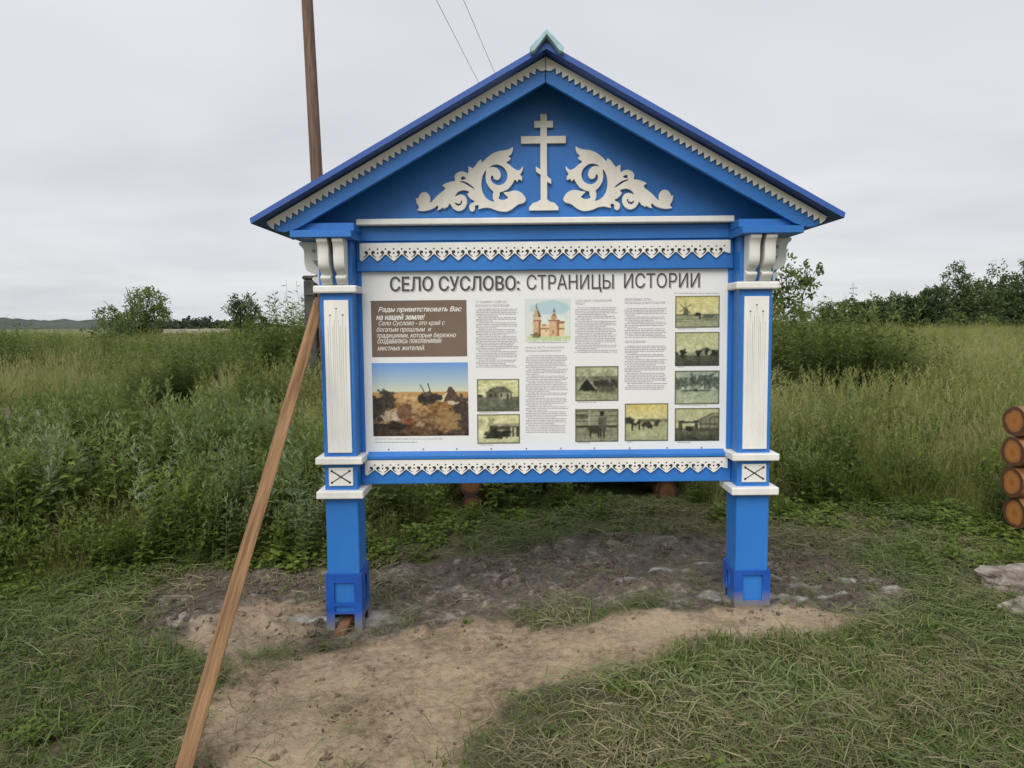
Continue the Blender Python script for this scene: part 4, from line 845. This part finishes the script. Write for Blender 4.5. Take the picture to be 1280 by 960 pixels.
def scatter(name, x, y, coll, scl, tilt=.1, dz=0., label=None, category=None, zs=None, heights=None):
    n = len(x)
    me = bpy.data.meshes.new(name); me.vertices.add(n); z = (hgt(x, y) if heights is None else heights)+dz
    me.vertices.foreach_set('co', np.stack([x, y, z], 1).astype(np.float32).ravel())
    a = me.attributes.new('idx', 'INT', 'POINT'); a.data.foreach_set('value', rng.integers(0, len(coll.objects), n).astype(np.int32))
    a = me.attributes.new('rot', 'FLOAT_VECTOR', 'POINT'); a.data.foreach_set('vector', np.stack([rng.normal(0, tilt, n), rng.normal(0, tilt, n), rng.random(n)*6.283], 1).astype(np.float32).ravel())
    sc = np.stack([scl, scl, scl if zs is None else scl*zs], 1).astype(np.float32); a = me.attributes.new('scl', 'FLOAT_VECTOR', 'POINT'); a.data.foreach_set('vector', sc.ravel())
    o = link(name, me); md = o.modifiers.new('scatter', 'NODES'); md.node_group = gn_group(coll)
    return tag(o, label, category, None, 'stuff')

# ------------------------------------------------------------------ plants: where they grow
def frustum(n, z0, z1, margin=1.3):
    """points spread evenly over log-distance in front of the camera"""
    Z = np.exp(rng.uniform(math.log(z0), math.log(z1), n)); x = CAM[0]+Z*rng.uniform(-.68*margin, .68*margin, n); return x, CAM[1]+Z
def keep(x, y, m, *rest): return (x[m], y[m])+tuple(r_[m] for r_ in rest)
BASES = [(-.999, -.04), (.999, -.04)]
def clear_of(x, y, r_=.16, tall=True):
    m = np.ones(x.shape, bool)
    for a, b in BASES: m &= np.hypot(x-a, y-b) > r_
    m &= ~((x > -.8) & (x < 1.35) & (y > 2.0) & (y < 2.65))       # the bench
    for a in (-.49, 1.0) if tall else (): m &= ~((np.abs(x-a) < .17) & (y > 1.3) & (y < 2.1))
    return m
# open meadow
x, y = frustum(34000, 4.2, 130); s_, m_, c_ = zones(x, y)
k = (c_ < -.02) & clear_of(x, y) & (m_ < .5); x, y, c_ = keep(x, y, k, c_)
Zd = y-CAM[1]; pn = fbm(x*.25, y*.25, 3)
sc = (.62+.45*rng.random(len(x)))*(1+.5*pn)*np.interp(-c_, [0, .35, 1.5], [.28, .6, 1])*np.where(x > 0, .95, .95)
sc *= np.interp(Zd, [5, 40, 130], [1, 1.05, 1.6])
def low_patch(x, y):
    Z = y-CAM[1]; b_ = (x-CAM[0])/Z+.05*fbm(x*.7, y*.7, 2); return 1-.62*sstep(-.36, -.44, b_)*sstep(7.0, 8.2, Z)*(1-sstep(13, 15, Z))
sc *= np.where((x < -2) & (Zd < 9), .75, 1)*low_patch(x, y)
scatter('meadow_grass', x, y, C_tall, sc, .16, label='tall yellowish green meadow grass around the clearing', category='grass')
# leafy weeds: thick at the left front, round the bench, thinner in the field
x, y = frustum(15000, 4.2, 60); s_, m_, c_ = zones(x, y)
pn = fbm(x*.35+20, y*.35, 3)
dens = np.where(x < -1.2, .95, .18)*np.where((x < -1.2) & (y > 7), .35, 1)+np.where((x > -1.3) & (x < 1.6) & (y > 1.9) & (y < 5), .4, 0)+.5*(pn > .25)
k = (c_ < -.02) & clear_of(x, y) & (m_ < .5) & (rng.random(len(x)) < dens); x, y, c_ = keep(x, y, k, c_)
h_ = (.55+.5*rng.random(len(x)))*np.interp(-c_, [0, .6], [.6, 1])*(1+.75*fbm(x*.8, y*.8, 3))
h_ *= low_patch(x, y)
half = rng.random(len(x)) < .5
scatter('broad_weeds', x[half], y[half], C_broad, h_[half]*1.1, .12, label='bright green leafy weeds thick at the left of the clearing', category='weeds')
half2 = ~half & (fbm(x*.4+5, y*.4+9, 2) > -.15)
scatter('mugwort_weeds', x[half2], y[half2], C_mug, h_[half2]*.95, .1, label='grey green feathery mugwort among the weeds at the left', category='weeds')
# tall thickets
def thicket(x0, x1, y0, y1, n, h, amp=.2):
    a = rng.uniform(x0, x1, n); b = rng.uniform(y0, y1, n); e_ = 1-((a-(x0+x1)/2)/((x1-x0)/2))**2*.35; return a, b, h*(.75+.4*rng.random(n))*e_*(1+amp*fbm(a*.5, b*.5, 2))
T = [thicket(2.6, 5.4, 6.0, 9.5, 140, 1.0), thicket(3.8, 7.2, 8.0, 11.0, 140, .82), thicket(7.6, 10.5, 8.0, 10, 40, .42), thicket(-3.9, -2.4, 5.0, 8.5, 60, .72), thicket(-4.9, -2.6, 8.0, 11.5, 120, 1.18), thicket(-7.0, -4.4, 8.5, 11, 60, .78),
     thicket(-20, -10, 14, 21, 330, .84, .6), thicket(-34, -16, 22, 32, 330, .8, .6), thicket(-12, -7, 18, 26, 200, .82, .5), thicket(-2, 2.6, 4.5, 9, 120, .75), thicket(2.5, 5.5, 10, 16, 140, .9), thicket(3, 9, 20, 30, 160, .75, .5), thicket(-9, -5.4, 9.5, 13, 50, .5, .4)]
x = np.concatenate([t[0] for t in T]); y = np.concatenate([t[1] for t in T]); h_ = np.concatenate([t[2] for t in T])
k = (zones(x, y)[1] < .5) & (np.hypot(x+2.95, y-7.5) > .3); scatter('weed_thicket', x[k], y[k], C_thick, h_[k], .08, label='dark green head-high weed thickets standing in the meadow', category='weeds')
# single silvery mugwort plants in front, each one a plant
MUGS = [mugwort(4, .85, .09, 22, 4, .09) for _ in range(3)]; VMS = vegmat('silvery_mugwort_leaf', (.10, .16, .06), (.17, .235, .105), (.28, .34, .20), .35); mme = []
for g in MUGS:
    me = npmesh('foliage', g[0], g[1]); attr(me, 'tint', g[2]); me.materials.append(VMS); mme.append(me)
mm_ = []
for i in range(3):
    v, f = tube([(0, 0, -.02), (.01, .0, .3), (.02, .01, .62)], [.006, .005, .003], 6); mm_.append(pymesh('stem', v, f, True)); mm_[-1].materials.append(VB)
SP = [(232, 655), (262, 645), (246, 630), (340, 620), (355, 632), (210, 690), (318, 610), (362, 600), (330, 590), (275, 625), (300, 690), (390, 690), (205, 640), (60, 690), (1215, 545), (1240, 548), (1262, 546), (1190, 542)]
for i, (px, py) in enumerate(SP):
    P = onZ(px, py, .03); r_ = empty('mugwort_plant', (P[0], P[1], h1(P[0], P[1]))); sc_ = random.uniform(.8, 1.08) if i < 14 else .85
    for nm, me in (('foliage', mme[i % 3]), ('stem', mm_[i % 3])):
        o = bpy.data.objects.new(nm, me); COL.objects.link(o); o.parent = r_
    r_.scale = (sc_,)*3; r_.rotation_euler = (random.uniform(-.1, .1), random.uniform(-.1, .1), random.uniform(0, 6.28))
    if i < 14: tag(r_, 'silvery green feathery mugwort plant in the weeds left of the board', 'plant', 'mugwort plants left of the board')
    else: tag(r_, 'pale mugwort plant in the grass above the log stack', 'plant', 'mugwort plants by the log stack')
# clearing: turf, cuttings, clods
def area(n): return rng.uniform(-3.6, 4.2, n), rng.uniform(-1.9, 2.9, n)
def surf(x, y):
    s_, m_, c_ = zones(x, y); nr_ = 1-sstep(4, 8, np.hypot(x, y)); cmk = conc_mask(x, y)
    return hgt(x, y)+nr_*((.022*fbm(x*5, y*5, 4)+.010*fbm(x*21, y*21, 2))*s_+m_*(.055*np.maximum(fbm(x*6+2, y*6, 4), -.15)+.02*fbm(x*19, y*19, 2))+(1-np.maximum(s_, m_))*.02*fbm(x*8, y*8, 3)), s_, m_, c_, cmk
x, y = area(42000); z, s_, m_, c_, cmk = surf(x, y)
patch = fbm(x*1.6+7, y*1.6+3, 3)
grassy = (1-s_)*(1-.93*m_)*np.clip(.24+1.9*patch+.36*sstep(.6, 1.6, x)*sstep(.3, -1.0, y)+.22*sstep(-1.6, -2.2, x), .10, 1)*np.where((y > .35) & (y < 2) & (np.abs(x) < 1.6), .35, 1)
k = (c_ > -.1) & (rng.random(len(x)) < grassy*.9) & (cmk < .3) & clear_of(x, y, tall=False)
scatter('mown_turf', x[k], y[k], C_turf, (.6+.6*rng.random(k.sum()))*np.where(x[k] < -1.6, 1.2, 1), .25, label='short trampled green turf at the edges of the clearing', category='grass', heights=z[k])
x, y = area(26000); z, s_, m_, c_, cmk = surf(x, y); pt2 = fbm(x*2.2+31, y*2.2, 3)
k = (c_ > -.25) & (rng.random(len(x)) < (1-.93*s_)*(1-.75*m_)*np.clip(.16+1.5*pt2, .13, .8)) & (cmk < .3) & clear_of(x, y, tall=False)
scatter('dry_cuttings', x[k], y[k], C_cut, .6+.6*rng.random(k.sum()), .1, .004, 'dry straw coloured grass cuttings strewn over the trampled ground', 'grass cuttings', heights=z[k])
x, y = area(15000); z, s_, m_, c_, cmk = surf(x, y); pt3 = fbm(x*1.5+51, y*1.5+11, 3)
k = (c_ > -.3) & (rng.random(len(x)) < (1-.985*s_)*(1-.95*m_)*np.clip(.14+1.7*pt3+.22*sstep(-1.5, -2.3, x)+.25*sstep(1.0, 2.2, x)*sstep(.2, -.8, y), .02, 1)) & (cmk < .3) & clear_of(x, y, tall=False)
scatter('green_cuttings', x[k], y[k], C_cutg, .6+.7*rng.random(k.sum()), .14, .006, 'fresh green mown grass lying in swathes on the ground', 'grass cuttings', heights=z[k])
x, y = area(9000); z, s_, m_, c_, cmk = surf(x, y); ed = np.interp(c_, [-.15, .0, .5], [.5, .5, .0]); rt = sstep(1.9, 2.7, x)*sstep(-.4, .5, y)*np.clip(.55+1.4*fbm(x*1.7+3, y*1.7, 3), 0, 1)
k = (c_ > -.2) & (rng.random(len(x)) < (1-s_)*(1-m_)*(ed*.5+.8*rt*np.clip(.6+pt3[:len(x)], 0, 1)+.35*sstep(1.0, -.5, y)*np.clip(.1+1.5*fbm(x*2.4, y*2.4, 3), 0, 1))) & clear_of(x, y, tall=False)
scatter('low_weeds', x[k], y[k], C_low, (.6+.8*rng.random(k.sum()))*np.where(y[k] < .2, .5, 1), .15, label='low leafy green weeds near the log stack', category='weeds', heights=z[k])
x, y = area(60000); z, s_, m_, c_, cmk = surf(x, y); lump = fbm(x*4+3, y*4, 3)
k = (rng.random(len(x)) < np.maximum(m_*np.clip(.15+1.1*lump, 0, .8), s_*np.clip(-.02+.3*lump, 0, .10))) & (cmk < .25) & (c_ > -.1) & clear_of(x, y, .14, False)
scatter('mud_clods', x[k], y[k], C_clod, (.003+.020*rng.random(k.sum())**3.2)*np.where(s_[k] > .5, .5, 1), .5, .002, 'dark clods of churned mud around the posts', 'mud', heights=z[k])
x, y = area(18000); z, s_, m_, c_, cmk = surf(x, y)
k = (rng.random(len(x)) < s_*np.clip(.12+.6*fbm(x*3+8, y*3, 3), .02, .6)) & clear_of(x, y, .14, False)
scatter('sand_clods', x[k], y[k], C_sclod, .003+.016*rng.random(k.sum())**3, .5, .001, 'small sandy lumps on the bare earth', 'soil', heights=z[k])

# ------------------------------------------------------------------ trees
def crown(lobes, leafsize, per, clump=.16):
    V = []; T = []
    for (cx, cy, cz, rx, ry, rz_, n) in lobes:
        nc = max(6, int(n/per)); d = rng.normal(size=(nc, 3)); d /= np.linalg.norm(d, axis=1)[:, None]; rad = (.35+.65*rng.random(nc)**.5)*(1+.07*rng.normal(size=nc))
        C = d*rad[:, None]*np.array([rx, ry, rz_])+np.array([cx, cy, cz]); tc_ = rng.random(nc)
        w_ = rng.integers(0, nc, n); P = C[w_]+rng.normal(size=(n, 3))*np.array([rx, ry, rz_])*clump
        a = rng.normal(size=(n, 3)); a /= np.linalg.norm(a, axis=1)[:, None]; b = np.cross(a, rng.normal(size=(n, 3))); b /= np.linalg.norm(b, axis=1)[:, None]; s_ = leafsize*(.6+.8*rng.random((n, 1)))
        V.append(np.stack([P-a*s_, P-b*s_*.55, P+a*s_, P+b*s_*.55], 1)); T.append(np.repeat(np.clip(tc_[w_]*.7+.3*rng.random(n), 0, 1), 4))
    V = np.concatenate(V); n = len(V); return V.reshape(-1, 3), np.arange(n*4).reshape(n, 4), np.concatenate(T)
def limb(A, B, r0, r1, n=5, wob=.12):
    A, B = np.array(A, float), np.array(B, float); L_ = np.linalg.norm(B-A); pts = [A+(B-A)*t+(rng.normal(0, wob*L_*.25, 3) if 0 < t < 1 else 0) for t in np.linspace(0, 1, n)]; return tube(pts, np.linspace(r0, r1, n), 6)
def tree(name, label, cat_, base, lobes, leafsize, trunk_h, r0, m, per=30, group=None, clump=.16, bare=()):
    bx, by = base; bz = h1(bx, by); t = empty(name, (bx, by, bz)); tag(t, label, cat_, group)
    B = np.array([bx, by, bz]); top = np.array([lobes[0][0]*.5, lobes[0][1]*.5, trunk_h]); pr = [limb(B-[0, 0, .15], B+top, r0, r0*.65)]
    for lb in lobes:
        c = np.array(lb[:3]); pr.append(limb(B+top*.8, B+c, r0*.5, r0*.15))
        for _ in range(5):
            d = rng.normal(size=3); d[2] = abs(d[2])*.7; d /= np.linalg.norm(d); pr.append(limb(B+c*.85+top*.12, B+c+d*np.array(lb[3:6])*.85, r0*.2, r0*.04))
    for a, b in bare: pr.append(limb(B+np.array(a), B+np.array(b), r0*.36, r0*.10, 6))
    v, f = join(pr); link('trunk', pymesh('trunk', v, f, True), BARK, t)
    V, Q, T_ = crown(lobes, leafsize, per, clump); V = V+B; V[:, 2] = np.maximum(V[:, 2], bz+.05); me = npmesh('crown', V, Q); attr(me, 'tint', T_); link('crown', me, m, t); return t
def tpos(px, Z): d = ray(px, 404); return CAM[0]+d[0]*Z/d[1], CAM[1]+Z
# left: spreading tree with dead limbs, and a smaller one
u80 = 80/945
b_ = tpos(170, 78)
tree('spreading_tree', 'spreading tree with bare dead limbs on the left horizon', 'tree', b_, [(1.3, 0, 3.9, 1.9, 1.6, 1.5, 1700), (2.0, .4, 2.6, 1.6, 1.4, 1.2, 900), (-.2, 0, 1.9, 1.7, 1.4, 1.3, 1700), (-2.8, .3, 2.5, 1.5, 1.2, 1.0, 650), (-1.4, -.3, 1.0, 1.8, 1.2, 1.0, 1000), (.6, 0, .9, 2.0, 1.2, 1.0, 1000)], .13, 1.6, .2, TREEG, 26,
     bare=[((-.3, 0, 2.4), (-.55, 0, 5.4)), ((-.4, 0, 3.6), (-1.2, .2, 4.9)), ((-.5, 0, 4.0), (.3, .2, 5.2)), ((-1.0, 0, 1.8), (-3.9, 0, 3.5)), ((-2.0, 0, 2.5), (-3.4, .3, 4.2)), ((-2.4, 0, 2.4), (-4.4, 0, 2.4)), ((-.5, 0, 4.4), (-.9, 0, 5.6))])
b_ = tpos(303, 82)
tree('small_tree', 'small dark rounded tree on the left horizon nearer the pole', 'tree', b_, [(-.9, 0, 3.7, 1.3, 1.2, 1.0, 650), (.5, 0, 3.2, 1.4, 1.2, 1.5, 1500), (1.4, 0, 1.9, 1.3, 1.0, 1.1, 800), (-.4, 0, 2.0, 1.0, .9, 1.0, 450), (.5, 0, .9, 2.0, 1.0, .9, 900)], .12, 2.0, .16, TREEL, 24, bare=[((-.2, 0, 2.2), (-1.9, 0, 3.9)), ((-.2, 0, 2.4), (-1.2, 0, 4.7))])
b_ = tpos(140, 60); tree('round_bush', 'low dark bush below the spreading tree', 'bush', b_, [(0, 0, 1.1, 2.0, 1.2, 1.0, 700)], .11, .6, .08, TREEL, 24)
# right: sapling just behind the post
b_ = tpos(985, 15)
tree('young_tree', 'young green tree rising behind the right post', 'tree', b_, [(-.05, 0, 2.15, .55, .5, .55, 620), (.42, 0, 2.28, .22, .22, .38, 170), (-.4, 0, 1.7, .6, .5, .6, 500), (.15, .2, 1.4, .6, .5, .5, 420)], .045, 1.3, .05, TREEG, 18, clump=.13)
# right: row of trees on the horizon
TR = [(1040, 105, 4.1, 3.6), (1062, 100, 4.4, 3.6), (1083, 104, 4.3, 3.8), (1104, 98, 4.6, 3.8), (1125, 102, 5.2, 4.0), (1146, 98, 5.0, 4.0), (1164, 96, 6.0, 3.8), (1191, 100, 8.8, 5.4), (1222, 97, 6.8, 4.6), (1243, 106, 10.3, 3.6), (1262, 100, 7.4, 4.6), (1283, 101, 9.4, 4.6), (1310, 99, 8.4, 5), (1345, 103, 9.5, 5.4)]
TLAB = ['leftmost low tree of the row on the right horizon', 'second low tree from the left in the right horizon row', 'third low tree from the left in the right horizon row', 'fourth low tree from the left in the right horizon row', 'fifth tree from the left in the right horizon row', 'sixth tree from the left in the right horizon row', 'tree tucked against the left side of the big round tree', 'big round-crowned dark tree in the right horizon row', 'shorter tree between the big round tree and the airy tall one', 'tall airy-topped tree near the right edge of the horizon row', 'broad tree below the airy tall one at the right', 'tall tree at the right edge of the horizon row', 'tree just past the right edge of the horizon row', 'last tree of the horizon row beyond the right edge']
for (px, Z, H, W_), lb in zip(TR, TLAB):
    b_ = tpos(px, Z); air = px == 1243
    lob = [(0, 0, H*.62, W_*.42, W_*.4, H*.36, int(1700 if not air else 600)), (-W_*.25, 0, H*.35, W_*.36, W_*.3, H*.3, 1000), (W_*.28, -.3, H*.38, W_*.34, W_*.3, H*.3, 1000), (0, -.6, H*.17, W_*.5, W_*.3, H*.17, 900)]
    tree('horizon_tree', lb, 'tree', b_, lob, .18, H*.35, .16, TREEL, 22, 'row of trees on the right horizon', clump=.12)
for px, Z, H, W_, lb in ((1192, 93, 2.9, 2.8, 'pale green bush in front of the big round tree'), (1231, 92, 2.0, 2.4, 'pale low bush in front of the airy tall tree')):
    b_ = tpos(px, Z); tree('pale_bush', lb, 'bush', b_, [(0, 0, H*.45, W_*.5, W_*.4, H*.45, 420)], .15, H*.2, .06, TREEG, 20, 'pale bushes before the horizon trees')
# far wood on the left horizon: one mass
lob = []
for i in range(90):
    px = 195+i*1.25; d = ray(px, 404); Z = 420+random.uniform(-15, 15); H = random.uniform(4.0, 6.5)*(1.15 if 225 < px < 262 else .8); lob.append((CAM[0]+d[0]*Z/d[1], CAM[1]+Z, H*.5, 2.2, 2.2, H*.5, 70))
V, Q, T_ = crown(lob, .75, 12); me = npmesh('far_wood', V, Q); attr(me, 'tint', T_); tag(link('far_wood', me, FARL), 'low grey green wood far off on the left horizon', 'wood', None, 'stuff')
